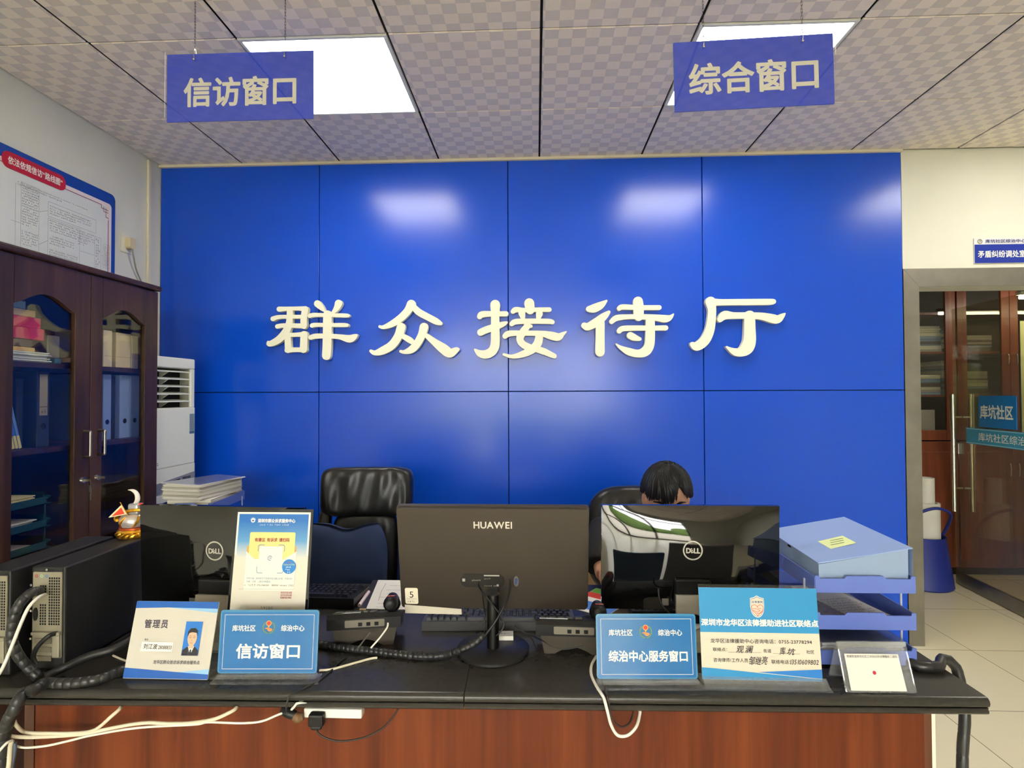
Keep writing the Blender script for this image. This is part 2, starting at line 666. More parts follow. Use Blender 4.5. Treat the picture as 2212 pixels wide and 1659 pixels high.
# walls
struct(MB().box((XL - .12, YF - .1, 0), (XL, 3.42, ZC + .06)).build('wall_left', WHITEWALL))
OX0, OX1, OZ = 2.2, 3.12, 2.046
mb = MB()
mb.box((XL, 3.262, 0), (OX0, 3.40, ZC + .06))
mb.box((OX0, 3.262, OZ), (OX1, 3.40, ZC + .06))
mb.box((OX1, 3.262, 0), (4.8, 3.40, ZC + .06))
mb.box((2.114, 3.246, OZ), (XR, 3.263, ZC))
struct(mb.build('wall_back', WHITEWALL))
mb = MB()
XJ = [XL + .002, -1.2985, -0.160, 0.978, 2.112]
for a, b in zip(XJ[:-1], XJ[1:]):
    for z0, z1 in ((0.0, 1.4538), (1.4538, ZC - .001)):
        mb.box((a + .0022, YB, z0 + .0022), (b - .0022, YB + .018, z1 - .0022), 0.0015, 1)
pan = struct(mb.build('wall_blue', BLUE))
struct(MB().box((XL + .003, YB + .0185, 0.001), (2.111, YB + .0195, ZC - .002)).build('wall_blue_backing', DARK))
struct(MB().box((XR, YF - .1, 0), (XR + .12, 3.262, ZC + .06)).build('wall_right', WHITEWALL))
EX0, EX1, EZ = -2.0, 1.5, 2.45
mb = MB()
mb.box((XL, YF - .12, 0), (EX0, YF, ZC + .06))
mb.box((EX1, YF - .12, 0), (XR, YF, ZC + .06))
mb.box((EX0, YF - .12, EZ), (EX1, YF, ZC + .06))
struct(mb.build('wall_front', WHITEWALL))
# back room beyond the glass door
mb = MB()
mb.box((1.9, 3.40, 0), (2.0, 5.3, ZC))
mb.box((4.7, 3.40, 0), (4.8, 5.3, ZC))
mb.box((2.0, 5.15, 0), (4.7, 5.3, ZC))
struct(mb.build('wall_back_room', WHITEWALL))
struct(MB().box((1.9, 3.40, ZC), (4.8, 5.3, ZC + .06)).build('ceiling_back_room', mat('back_ceiling', (190, 186, 176), 0.7)))

# entrance behind the camera: glazed doors, paving and a hedge outside
d2 = sempty('door_2', (-.25, YF, 0))
mb = MB()
for x in (EX0, EX0 + .85, -.25, EX1 - .9, EX1):
    mb.box((x - .035, YF - .08, 0), (x + .035, YF - .02, EZ))
for z in (0.04, 2.08, EZ):
    mb.box((EX0, YF - .08, z - .035), (EX1, YF - .02, z + .035))
mb.build('door_frame', mat('dark_aluminium', (58, 56, 54), 0.4, 0.8), d2)
MB().box((EX0, YF - .053, 0.05), (EX1, YF - .047, EZ - .03)).build('glass_pane', PANE, d2)
struct(MB().box((-16, -22, -.15), (16, YF - .12, -.02)).build('ground_outside', mat('paving', (176, 170, 158), 0.8, var=.1, vs=1.5)))
mb = MB()
for k in range(46):
    mb.ball((-14 + k * .62 + random.uniform(-.2, .2), -14 + random.uniform(-.5, .5), random.uniform(.5, 1.6)), (random.uniform(.6, 1.0), .7, random.uniform(.7, 1.5)), 10, 7)
hd = mb.build('hedge_outside', mat('hedge_green', (86, 112, 52), 0.8, var=.35, vs=9), smooth=60)
hd['kind'] = 'stuff'

# ------------------------------------------------------------------ ceiling lights
lamp_m = mat('light_diffuser', (255, 250, 238), 0.4, emit=LIGHT_STRENGTH)
LBL = ['square ceiling LED panel half hidden by the hanging sign over the empty chair',
       'square LED panel in the ceiling mostly hidden by the hanging sign nearer the doorway',
       'square LED panel in the ceiling out beyond the doorway side of the room']
for (i, j), lb in zip(LIGHTS, LBL):
    x0, y0 = GX0 + G * i, GY0 + G * j
    t = thing('ceiling_light', lb, 'light', (x0 + .3, y0 + .3, ZC), 0, 'LED panels in the ceiling')
    m_ = MB()
    for a in ((x0 + .003, y0 + .003, x0 + .597, y0 + .018), (x0 + .003, y0 + .582, x0 + .597, y0 + .597), (x0 + .003, y0 + .018, x0 + .018, y0 + .582), (x0 + .582, y0 + .018, x0 + .597, y0 + .582)):
        m_.box((a[0], a[1], ZC - .004), (a[2], a[3], ZC + .009), .0015, 1)
    m_.build('frame', mat('light_frame', (222, 222, 214), 0.4), t)
    MB().box((x0 + .0185, y0 + .0185, ZC - .001), (x0 + .5815, y0 + .5815, ZC + .006)).build('diffuser', lamp_m, t)

# ------------------------------------------------------------------ five raised characters on the blue wall
def zc(ox, oy, s):
    return lambda p: (ox + p[0] * s, oy + p[1] * s, p[2] * s)
A5, A6, A7 = zc(570, 630, .1989), zc(1010, 630, .1989), zc(1400, 630, .1537)
CH = [
 ('raised white character first in the row on the blue wall, over the panel joint', A5, [
  [(165, 190, 29), (250, 185, 23), (380, 182, 22), (450, 190, 33)], [(448, 192, 36), (432, 290, 36), (432, 370, 36)],
  [(97, 295, 27), (160, 275, 22), (300, 272, 21), (450, 272, 21)], [(145, 378, 25), (220, 367, 24), (440, 372, 27)],
  [(280, 195, 33), (275, 330, 36), (240, 430, 42), (160, 520, 40), (62, 568, 30), (45, 545, 12)], [(255, 470, 34), (262, 632, 36)],
  [(250, 636, 28), (345, 630, 26), (440, 633, 28)], [(436, 465, 40), (428, 628, 40)], [(275, 470, 24), (350, 467, 23), (440, 465, 30)],
  [(580, 130, 38), (620, 170, 30), (658, 212, 11)], [(810, 128, 42), (790, 175, 32), (750, 228, 18)],
  [(495, 264, 22), (540, 252, 23), (700, 255, 20), (890, 258, 22), (918, 264, 12)],
  [(522, 368, 25), (560, 360, 23), (700, 362, 21), (880, 362, 22), (905, 368, 14)],
  [(507, 498, 26), (560, 483, 28), (700, 482, 26), (820, 490, 28), (925, 512, 42), (978, 492, 32), (1008, 472, 12)],
  [(690, 250, 48), (688, 450, 49), (684, 600, 50), (678, 695, 49)]]),
 ('raised white character second in the row on the blue wall, above the empty leather chair', A5, [
  [(1600, 136, 49), (1560, 210, 43), (1480, 290, 41), (1390, 350, 36), (1300, 385, 22), (1258, 380, 16)],
  [(1612, 150, 30), (1680, 220, 38), (1780, 275, 37), (1870, 322, 36), (1920, 345, 20)],
  [(1490, 385, 49), (1460, 480, 47), (1390, 580, 47), (1290, 640, 44), (1205, 665, 27), (1162, 645, 18)],
  [(1515, 485, 28), (1575, 520, 33), (1608, 545, 28)], [(1738, 385, 48), (1715, 470, 44), (1660, 570, 43), (1600, 630, 40), (1525, 655, 22), (1485, 648, 16)],
  [(1770, 480, 27), (1850, 545, 38), (1950, 620, 54), (2020, 668, 49), (2088, 632, 30), (2114, 628, 12)]]),
 ('raised white character in the middle of the row on the blue wall', A6, [
  [(300, 142, 54), (300, 250, 46), (300, 400, 47), (300, 560, 50), (272, 640, 50), (205, 680, 48), (135, 672, 38), (80, 630, 12)],
  [(130, 272, 28), (160, 245, 34), (300, 240, 28), (418, 240, 28)], [(142, 442, 38), (200, 415, 38), (300, 382, 38), (390, 350, 27), (428, 332, 10)],
  [(670, 126, 55), (680, 195, 50)], [(492, 216, 25), (525, 195, 30), (620, 200, 24), (760, 195, 24), (888, 195, 25)],
  [(590, 235, 38), (602, 285, 24)], [(780, 238, 38), (768, 285, 24)], [(480, 350, 26), (525, 325, 30), (700, 320, 28), (880, 322, 28), (922, 330, 24)],
  [(655, 365, 34), (600, 440, 40), (568, 510, 40), (600, 570, 38), (680, 610, 38), (740, 622, 34), (830, 650, 36), (942, 700, 27)], [(640, 365, 30), (690, 375, 18)],
  [(408, 482, 30), (450, 455, 33), (600, 450, 28), (800, 455, 31), (910, 478, 44), (985, 492, 42), (1035, 460, 22), (1070, 436, 8)],
  [(780, 470, 42), (762, 560, 46), (700, 630, 44), (600, 678, 36), (485, 705, 22), (393, 682, 14)]]),
 ('raised white character fourth in the row on the blue wall, above the seated person', A6, [
  [(1318, 188, 32), (1375, 180, 46), (1450, 145, 38), (1508, 100, 12)], [(1268, 368, 34), (1310, 380, 42), (1400, 330, 46), (1480, 270, 40), (1535, 222, 18)],
  [(1440, 335, 48), (1440, 500, 48), (1438, 655, 51)], [(1852, 105, 52), (1858, 180, 56), (1860, 265, 52)],
  [(1648, 182, 25), (1685, 165, 28), (1860, 172, 26), (2082, 172, 26)], [(1565, 325, 26), (1620, 285, 32), (1750, 272, 26), (1900, 272, 28), (2050, 282, 34), (2150, 293, 40), (2200, 280, 26), (2236, 244, 8)],
  [(1648, 427, 28), (1690, 400, 30), (1850, 395, 28), (2000, 395, 27), (2152, 393, 28)],
  [(1985, 300, 48), (1985, 450, 50), (1975, 580, 52), (1930, 650, 52), (1850, 672, 42), (1750, 650, 40), (1660, 605, 20), (1616, 570, 8)], [(1768, 475, 38), (1810, 497, 36), (1870, 515, 20)]]),
 ('raised white character last in the row on the blue wall, toward the doorway', A7, [
  [(880, 142, 72), (900, 260, 56), (892, 400, 58), (862, 560, 64), (795, 690, 68), (690, 768, 62), (625, 742, 36)],
  [(890, 145, 60), (1000, 148, 44), (1300, 145, 42), (1700, 142, 41), (1765, 138, 34)],
  [(1012, 392, 38), (1080, 330, 60), (1200, 335, 46), (1420, 335, 45), (1600, 345, 50), (1750, 378, 62), (1825, 388, 54), (1885, 342, 34), (1924, 308, 10)],
  [(1430, 340, 74), (1430, 500, 76), (1430, 680, 84), (1392, 790, 88), (1310, 848, 64), (1220, 845, 50), (1140, 802, 24), (1108, 778, 14)]])]
let_m = mat('letter_cream', (240, 238, 216), 0.55)
YL = 3.202
for lb, A, strokes in CH:
    polys = []
    for st in strokes:
        q = smooth_pts(st, 4)
        pts = []
        for p in q:
            px, py, pr = A(p)
            v = at(px, py, Y=YL)
            pts.append((v.x, v.z, max(pr, .5) * YL / FPX))
        for (x, z, r) in pts:
            polys.append([(x + r * math.cos(2 * PI * k / 14 + .1), z + r * math.sin(2 * PI * k / 14 + .1)) for k in range(14)])
        for a, b in zip(pts[:-1], pts[1:]):
            d = Vector((b[0] - a[0], b[1] - a[1]))
            if d.length < 1e-6:
                continue
            d.normalize()
            n = Vector((-d.y, d.x))
            polys.append([(a[0] - n.x * a[2], a[1] - n.y * a[2]), (b[0] - n.x * b[2], b[1] - n.y * b[2]), (b[0] + n.x * b[2], b[1] + n.y * b[2]), (a[0] + n.x * a[2], a[1] + n.y * a[2])])
    vs, fs = union2d(polys)
    mb = MB()
    solid2d(mb, vs, fs, 0, .032, face((0, YL + .032, 0)))
    c0 = sum(v[0] for v in vs) / len(vs)
    zz0 = sum(v[1] for v in vs) / len(vs)
    # two short studs hold each character off the panels
    deep = sorted(fs, key=lambda f: -abs((vs[f[1]][0] - vs[f[0]][0]) * (vs[f[2]][1] - vs[f[0]][1]) - (vs[f[2]][0] - vs[f[0]][0]) * (vs[f[1]][1] - vs[f[0]][1])))[:3]
    t = thing('wall_character', lb, 'raised character', (c0, YL + .032, zz0), 0, 'white characters on the blue wall')
    mb.build('letter_body', let_m, t, smooth=30)
    for f in deep[:2]:
        mb = MB()
        x = sum(vs[i][0] for i in f) / 3
        z = sum(vs[i][1] for i in f) / 3
        mb.cyl((x, YL + .03, z), (x, YB + .001, z), .006, seg=8)
        mb.build('stud', CHROME, t)

# ------------------------------------------------------------------ the two hanging signs
def hanging_sign(label, s, cx, y, ztop, w_, h_, rz, tilt, hooks, tw, ty, th):
    t = thing('hanging_sign', label, 'sign', (cx, y, ztop), rz, 'blue signs hung from the ceiling')
    M = rot('Y', -tilt)
    F = M @ face((0, 0, 0))
    MB(F).prism(rrect(-w_ / 2, -h_, w_ / 2, 0, .002), -.004, .0).build('sign_panel', mat('sign_blue', (36, 62, 190), 0.25), t, local=True)
    MB(F).prism(rrect(-w_ / 2 - .006, -h_ - .006, w_ / 2 + .006, .012, .004), .0006, .0022).build('acrylic_sheet', SHEET, t, local=True)
    m_ = MB(F)
    text(m_, s, 0, ty, th, tw, .026, .0004)
    m_.build('lettering', WHITEINK, t, local=True)
    for hx in hooks:
        hk = MB()
        p = M @ Vector((hx, 0, .002))
        hk.tube([(p.x, -.004, p.z - .022), (p.x, -.008, p.z - .008), (p.x, -.004, p.z + .012), (p.x, .004, p.z + .012), (p.x, .006, p.z - .01)], .0012, 6, 4)
        hk.ball((p.x, -.006, p.z - .024), .004, 8, 6)
        ch = MB()
        z = p.z + .014
        k = 0
        top = ZC - ztop
        while z < top:
            L = .012
            e = min(z + L, top)
            if k % 2:
                ch.tube([(p.x - .0022, 0, z), (p.x - .0022, 0, e), (p.x + .0022, 0, e), (p.x + .0022, 0, z), (p.x - .0022, 0, z)], .0006, 4, 0)
            else:
                ch.tube([(p.x, -.0022, z), (p.x, -.0022, e), (p.x, .0022, e), (p.x, .0022, z), (p.x, -.0022, z)], .0006, 4, 0)
            z += L - .001
            k += 1
        hk.build('hook', CHROME, t, smooth=40, local=True)
        ch.build('chain', mat('chain_metal', (70, 68, 66), 0.35, 1.0), t, smooth=40, local=True)
    return t
a, b = at(361, 116, Y=1.88), at(677, 267, Y=1.88)
a2, b2 = at(361, 267, Y=1.88), at(677, 111, Y=1.88)
cx = (a.x + b.x) / 2
hanging_sign('blue hanging sign with four white characters over the empty leather chair side', '信访窗口', cx, 1.88, (a.z + b2.z) / 2, b.x - a.x, .242, 0, 0.0,
             [at(421, 120, Y=1.88).x - cx, at(616, 120, Y=1.88).x - cx], .407, -.138, .108)
a, b = at(1456, 88, Y=1.75), at(1800, 226, Y=1.73)
b3 = at(1797, 76, Y=1.73)
cx = (a.x + b.x) / 2
hanging_sign('blue hanging sign with four white characters nearer the doorway, clear sheet loose at one corner', '综合窗口', cx, 1.74, (a.z + b3.z) / 2, .488, .222, -.03, .012,
             [at(1520, 90, Y=1.74).x - cx, at(1731, 90, Y=1.74).x - cx], .396, -.122, .104)
# ------------------------------------------------------------------ reception desk
TZ = 0.74
stone = mat('black_stone', (45, 43, 40), 0.25, var=0.10, vs=70, spec=0.4)
woodf = wood('counter_veneer', (68, 26, 10), (92, 40, 17), (112, 54, 25), (8, 8, 0.3), 0.45)
woodf.node_tree.nodes['Principled BSDF'].inputs['Specular IOR Level'].default_value = 0.25
darkwood = wood('dark_veneer', (58, 30, 18), (78, 42, 26), (92, 52, 34), (12, 12, 0.6), 0.4)
RZD = 0.0195
desk = thing('reception_desk', 'long reception counter with black stone top and reddish brown wood front', 'desk', (-.17, 1.288, 0), RZD)
def top_prof(y0, y1):
    # y,z profile: rounded lip with a groove half way down
    p = []
    for k in range(7):
        a = PI / 2 + PI * k / 6 * 1.0
        p.append((y0 + .012 + .012 * math.cos(a), TZ - .012 + .012 * math.sin(a)))
    p.append((y0 + .004, TZ - .0235))
    for k in range(5):
        a = PI * .72 + PI * .78 * k / 4
        p.append((y0 + .012 + .009 * math.cos(a), TZ - .0325 + .0075 * math.sin(a)))
    p += [(y1, TZ - .04), (y1, TZ)]
    return p
YZ = Matrix(((0, 0, 1, 0), (1, 0, 0, 0), (0, 1, 0, 0), (0, 0, 0, 1)))   # (y, z, x) -> (x, y, z)
for (x0, x1) in ((-1.62, -.0012), (.0012, 1.203)):
    MB().prism(top_prof(0, .74), x0, x1, YZ).build('countertop', stone, desk, smooth=35, local=True)
MB().box((-1.06, .045, .02), (1.085, .063, TZ - .041)).build('front_panel', woodf, desk, local=True)
MB().box((-1.085, .043, .0), (-1.061, .7, TZ - .041)).build('end_panel', darkwood, desk, local=True)
MB().box((1.0855, .047, .0), (1.104, .70, TZ - .041)).build('edge_panel', darkwood, desk, local=True)
MB().box((1.1045, .06, .0), (1.122, .70, TZ - .041)).build('side_panel', mat('white_board', (226, 222, 205), 0.5), desk, local=True)
MB().box((-1.62, .3, .0), (-1.60, .7, TZ - .041)).build('end_panel', darkwood, desk, local=True)

# ------------------------------------------------------------------ monitors
def dell_logo(mb, c, r, z):
    n0 = len(mb.v)
    mb.ring(c, r * .86, r, z)
    for s_, ox, ja in (('D', -.50, 0), ('L', .27, 0), ('L', .60, 0)):
        vs, fs, adv = glyph(s_, .045, 4)
        x0 = min(v[0] for v in vs)
        mb.add([(c[0] + (ox - .18) * r + (v[0] - x0) * r * .66, c[1] + (v[1] - .36) * r * .72, z) for v in vs], fs)
    vs, fs, adv = glyph('E', .05, 4)
    a = 0.5
    mb.add([(c[0] - .10 * r + ((v[0] - .3) * math.cos(a) - (v[1] - .36) * math.sin(a)) * r * .62, c[1] + ((v[0] - .3) * math.sin(a) + (v[1] - .36) * math.cos(a)) * r * .62, z) for v in vs], fs)
SILVER = mat('silver_plastic', (186, 182, 170), 0.4, 0.2)
def glossy_monitor(name, label, loc, rz, w_=.506, h_=.302, zb=.075):
    t = thing(name, label, 'monitor', loc, rz)
    F = face((0, .03, zb), -0.04)
    N, M_ = 36, 24
    def surf(u, v):
        return .010 + .030 * (1 - abs(u) ** 2.6) * (1 - abs(v) ** 2.6) ** .9 + .004 * math.sin(3.1 * u + 1.3 * v) * (1 - u * u) * (1 - v * v)
    vs, fs = [], []
    for i in range(N + 1):
        for j in range(M_ + 1):
            u, v = -1 + 2 * i / N, -1 + 2 * j / M_
            d = surf(u, v)
            x = u * w_ / 2
            if v < -.9:                                          # the lower corners are rounded off
                x *= 1 - .02 * ((-.9 - v) / .1) ** 2
            vs.append((x, h_ / 2 + v * h_ / 2, d))
    for i in range(N):
        for j in range(M_):
            a = i * (M_ + 1) + j
            fs.append((a, a + M_ + 1, a + M_ + 2, a + 1))
    sh = MB(F).add(vs, fs)
    per = [(-w_ / 2, 0), (w_ / 2, 0), (w_ / 2, h_), (-w_ / 2, h_)]
    edge = [i * (M_ + 1) for i in range(N + 1)] + [N * (M_ + 1) + j for j in range(1, M_ + 1)] + [i * (M_ + 1) + M_ for i in range(N - 1, -1, -1)] + [j for j in range(M_ - 1, 0, -1)]
    ev = [vs[i] for i in edge]
    n = len(ev)
    sh.add([(a[0], a[1], a[2]) for a in ev] + [(a[0], a[1], -.006) for a in ev], [(i, n + i, n + (i + 1) % n, (i + 1) % n) for i in range(n)] + [tuple(n + i for i in range(n - 1, -1, -1))])
    sh.build('back_shell', GLOSSBLACK, t, smooth=40, local=True)
    MB(F).box((-w_ / 2 + .012, .016, -.0075), (w_ / 2 - .012, h_ - .012, -.0062)).build('screen', mat('lcd_screen', (40, 60, 90), .2, emit=.25), t, local=True)
    lg = MB()
    dell_logo(lg, (0, h_ - .120), .0275, 0)
    for q in lg.v:
        u, v = 2 * q.x / w_, 2 * q.y / h_ - 1
        q.z = surf(u, v) + .0007
    lg.v = [F @ q for q in lg.v]
    lg.build('logo', SILVER, t, local=True)
    # silver neck with a round cable hole, leaning towards the desk's front edge
    mb = MB()
    hole = [(.022 * math.cos(2 * PI * k / 28), .052 + .022 * math.sin(2 * PI * k / 28)) for k in range(28)]
    outer = [(-.052, 0), (.056, 0), (.052, .125), (-.050, .125)]
    tri = geometry.tessellate_polygon([[Vector((*p, 0)) for p in outer], [Vector((*p, 0)) for p in hole[::-1]]])
    allp = outer + hole[::-1]
    solid2d(mb, allp, [t3 if ((allp[t3[1]][0] - allp[t3[0]][0]) * (allp[t3[2]][1] - allp[t3[0]][1]) - (allp[t3[1]][1] - allp[t3[0]][1]) * (allp[t3[2]][0] - allp[t3[0]][0])) > 0 else t3[::-1] for t3 in tri], -.006, .006, face((0, -.035, .008), .10))
    mb.build('stand_neck', SILVER, t, local=True)
    MB().prism(rrect(-.12, -.085, .12, .085, .02), 0, .008).build('stand_base', SILVER, t, local=True)
    MB(F).box((-.05, .02, .012), (.05, .10, .046), .004).build('stand_bracket', BLACKPL, t, local=True)
    pl = MB(F)
    pl.rect(-.085, .022, -.066, .042, .0348)
    dashes(pl, -.06, .034, .05, .006, z=.0348, seed=4)
    pl.build('rating_label', mat('grey_print', (120, 118, 112), .6), t, local=True)
    return t
c = at(1498, 1178, Y=1.575)
glossy_monitor('desktop_monitor', 'glossy black monitor seen from behind in front of the seated person', (c.x, 1.60, TZ), 0.0)
glossy_monitor('desktop_monitor', 'glossy black monitor seen from behind, partly covered by the blue and yellow poster', (-.915, 1.555, TZ), -.06)

t = thing('desktop_monitor', 'matt dark grey monitor seen from behind on a round stand mid counter', 'monitor', (-.119, 1.509, TZ))
tilt = -.2
F = face((-.0045, .105, .082), tilt)
W2, H2 = .271, .312
mb = MB(F)
prof = rrect(-W2, 0, W2, H2, .008)
mb.prism(prof, -.004, .010)
mb.prism(rrect(-W2 + .004, .004, W2 - .004, H2 - .004, .008), .010, .022)
mb.build('back_shell', mat('graphite_shell', (58, 51, 44), .42, .25), t, local=True)
MB(F).box((-W2 + .008, .012, -.0055), (W2 - .008, H2 - .008, -.0042)).build('screen', MATS['lcd_screen'], t, local=True)
lg = MB(F)
text(lg, 'HUAWEI', .002, H2 - .051, .028, .108, .022, .0224)
lg.build('lettering', mat('logo_silver', (214, 206, 196), .4), t, local=True)
mb = MB(F)
mb.prism(rrect(-.094, .071, .034, .112, .02), .0222, .0235)
mb.build('port_cover', mat('smoke_plastic', (48, 46, 43), .2), t, local=True)
mb = MB(F)
mb.rect(-.088, .089, -.08, .098, .024)
dashes(mb, -.062, .09, .028, .005, z=.024, seed=2)
mb.rect(-.026, .106, .018, .110, .024)
dashes(mb, -.025, .096, .02, .004, z=.024, seed=5)
dashes(mb, -.025, .074, .036, .004, z=.024, seed=6)
mb.rect(.010, .075, .016, .081, .024)
mb.build('port_print', mat('port_print', (176, 172, 165), .6), t, local=True)
mb = MB(F)
mb.prism([(.066 + .0075 * math.cos(2 * PI * k / 20), .0915 + .0165 * math.sin(2 * PI * k / 20)) for k in range(20)], .0222, .0245)
mb.build('video_port', CHROME, t, local=True)
MB(F).rect(.0625, .083, .0695, .10, .0248).build('port_socket', mat('port_blue', (50, 66, 120), .5), t, local=True)
mb = MB()
mb.cyl((0, 0, .009), (0, 0, .154), .0165, seg=28)
p = F @ Vector((0.0045, .07, .022))
mb.box((-.012, 0, .128), (.012, p.y + .002, .150), .003)
mb.ring((0, 0), .006, .0185, .1545, 28)
mb.build('stand_pole', mat('pole_black', (24, 23, 22), .35, .4), t, smooth=50, local=True)
MB().lathe([(.0, 0), (.096, 0), (.0985, .002), (.0985, .008), (.096, .010), (.0, .0101)], seg=56).build('stand_base', mat('base_black', (34, 33, 32), .38), t, smooth=40, local=True)
mb = MB(F)
mb.prism(rrect(-.2555, .016, -.218, .066, .005), .0222, .0229)
mb.build('number_sticker', mat('sticker_cream', (230, 218, 196), .6), t, local=True)
mb = MB(F)
text(mb, '5', -.2368, .046, .028, None, .004, .0232)
mb.rect(-.252, .0315, -.221, .0322, .0232)
dashes(mb, -.249, .022, .026, .005, z=.0232, seed=9)
mb.build('sticker_print', INK, t, local=True)
mb = MB(F)
mb.prism([(-.258, .013), (-.258, -.014), (-.093, -.016), (-.093, .0015)], .0222, .0228)
mb.build('paper_strip', CREAM, t, local=True)

# ------------------------------------------------------------------ small form factor computers on the counter
CASE = mat('case_black', (23, 23, 24), .5, bump=.3, bs=900)
PLATE = mat('rear_plate', (146, 140, 122), .45, .35, var=.08, vs=30)
HOLE = mat('vent_hole', (12, 12, 12), .9)
def computer(label, x0, x1, y0, y1, z1):
    t = thing('desktop_computer', label, 'computer', ((x0 + x1) / 2, (y0 + y1) / 2, TZ), 0, 'black computers on the counter')
    MB().box((x0, y0, TZ + .004), (x1, y1, z1), .004).build('case', CASE, t)
    w = x1 - x0
    F = face((x0, y0 - .001, TZ))
    H = z1 - TZ
    MB(F).prism(rrect(.008, .035, w - .006, H - .012, .002), 0, .003).build('rear_plate', PLATE, t)
    v = MB(F)
    n = int((H - .14) / .0068)
    for r in range(n):
        for c in range(5):
            x = w * .56 + c * .0062
            v.rect(x, H - .03 - r * .0068, x + .0044, H - .025 - r * .0068, .0034)
        if 2 < r < 6 or 9 < r:
            for c in range(3):
                x = w * .30 + c * .0062
                v.rect(x, H - .03 - r * .0068, x + .0044, H - .025 - r * .0068, .0034)
    v.build('vent_grille', HOLE, t)
    for k, cc in enumerate(((150, 60, 60), (150, 190, 150), (90, 120, 170))):
        MB(F).ring((.018 + k * .0135, H - .022), .002, .0042, .0036, 16).build('audio_jack', mat('jack_%d' % cc[0] + str(cc[1]), cc, .5), t)
    MB(F).prism([(.017 + .0055 * math.cos(2 * PI * k / 16), H - .118 + .0165 * math.sin(2 * PI * k / 16)) for k in range(16)], .0030, .0065).build('video_port', BLACKPL, t)
    MB(F).box((.012, H - .168, .003), (w - .004, H - .161, .012)).build('slot_bracket', PLATE, t)
    s_ = MB(F)
    for k in range(3):
        s_.box((.014, H - .178 - k * .022, .003), (w - .03, H - .192 - k * .022, .0055), .001, 1)
    s_.build('slot_covers', mat('slot_metal', (128, 122, 106), .4, .5), t)
    MB(F).box((w - .026, H - .225, .003), (w - .008, H - .17, .008), .002).build('latch', PLATE, t)
    for sx, sz in ((w * .5, H - .006), (.004, H - .045), (.004, H - .11), (.004, H - .18)):
        MB(F).disc((sx, sz), .003, .0045, 12).build('screw', CHROME, t)
    MB().box((x0 + .01, y0 + .02, TZ), (x1 - .01, y0 + .04, TZ + .004)).build('foot', BLACKPL, t)
    MB().box((x0 + .01, y1 - .04, TZ), (x1 - .01, y1 - .02, TZ + .004)).build('foot', BLACKPL, t)
    return t
computer('slim black computer on its side end, the gold ornament standing on top', -1.288, -1.198, 1.358, 1.70, 1.003)
computer('slim black computer half cut by the picture edge, beside the one with the gold ornament', -1.398, -1.310, 1.325, 1.66, 1.003)

# gold ornament
c = at(283, 1160, Z=1.003)
c = Vector((-1.243, 1.650, 1.0035))
t = thing('lucky_ornament', 'small gold and silver ornament with a red triangular flag on the computer', 'ornament', c)
GOLD = mat('gold', (214, 160, 52), .28, .9, var=.25, vs=60, bump=.6, bs=90)
PEARL = mat('pearl_silver', (206, 198, 196), .25, .55)
mb = MB()
mb.lathe([(.0, 0), (.030, 0), (.033, .006), (.030, .013), (.034, .018), (.031, .024), (.0, .025)], c, 32, sq=.85)
for k in range(14):
    a = 2 * PI * k / 14
    mb.tube([(c.x + .030 * math.cos(a), c.y + .026 * math.sin(a), c.z + .004), (c.x + .034 * math.cos(a + .2), c.y + .030 * math.sin(a + .2), c.z + .012), (c.x + .030 * math.cos(a + .35), c.y + .026 * math.sin(a + .35), c.z + .016)], .003, 6, 4)
mb.build('scroll_base', GOLD, t, smooth=50)
MB().lathe([(.0, 0.024), (.029, .0245), (.029, .030), (.0, .031)], c, 28, sq=.85).build('red_band', mat('amber_red', (176, 74, 30), .35, .5), t, smooth=40)
mb = MB()
mb.lathe([(.0, .030), (.024, .031), (.030, .042), (.029, .054), (.022, .066), (.0, .068)], c, 28, sq=.85)
mb.build('sack', PEARL, t, smooth=60)
mb = MB()
for k in range(5):
    a = .3 + k * 1.25
    mb.tube([(c.x + .024 * math.cos(a), c.y + .02 * math.sin(a), c.z + .034), (c.x + .031 * math.cos(a + .3), c.y + .027 * math.sin(a + .3), c.z + .048), (c.x + .024 * math.cos(a + .6), c.y + .02 * math.sin(a + .6), c.z + .062)], .003, 6, 4)
mb.tube([(c.x - .034, c.y - .004, c.z + .046), (c.x - .036, c.y - .006, c.z + .056), (c.x - .028, c.y - .008, c.z + .066), (c.x - .012, c.y - .010, c.z + .074), (c.x + .012, c.y - .010, c.z + .080), (c.x + .032, c.y - .004, c.z + .080)], .0055, 8, 5)
mb.build('gold_scroll', GOLD, t, smooth=50)
MB().box((c.x - .006, c.y - .012, c.z + .066), (c.x + .022, c.y + .012, c.z + .098), .006, 3).build('silver_ingot', mat('grey_silver', (176, 176, 178), .3, .5), t, smooth=50)
MB().tube([(c.x + .006, c.y, c.z + .094, .005), (c.x + .012, c.y, c.z + .108, .0055), (c.x + .010, c.y, c.z + .124, .005), (c.x + .001, c.y, c.z + .134, .004), (c.x - .012, c.y, c.z + .136, .0006)], .005, 10, 5).build('horn', mat('ivory', (232, 224, 216), .3), t, smooth=60)
MB().prism([(c.x - .014, c.z + .097), (c.x + .0, c.z + .070), (c.x - .046, c.z + .060)], -.0006, .0006, face((0, c.y - .018, 0))).build('flag_border', mat('flag_cream', (236, 214, 170), .6), t)
MB().prism([(c.x - .014, c.z + .090), (c.x - .006, c.z + .072), (c.x - .037, c.z + .064)], .0008, .0012, face((0, c.y - .018, 0))).build('flag', mat('flag_red', (214, 58, 30), .6), t)
MB().cyl((c.x + .004, c.y - .0172, c.z + .062), (c.x - .018, c.y - .0172, c.z + .104), .001, seg=6).build('flag_pole', GOLD, t)
MB().ball((c.x + .026, c.y - .008, c.z + .096), .0045, 12, 8).build('red_bead', mat('bead_red', (206, 40, 34), .3), t, smooth=60)
t.scale = (1.28, 1.28, 1.06)

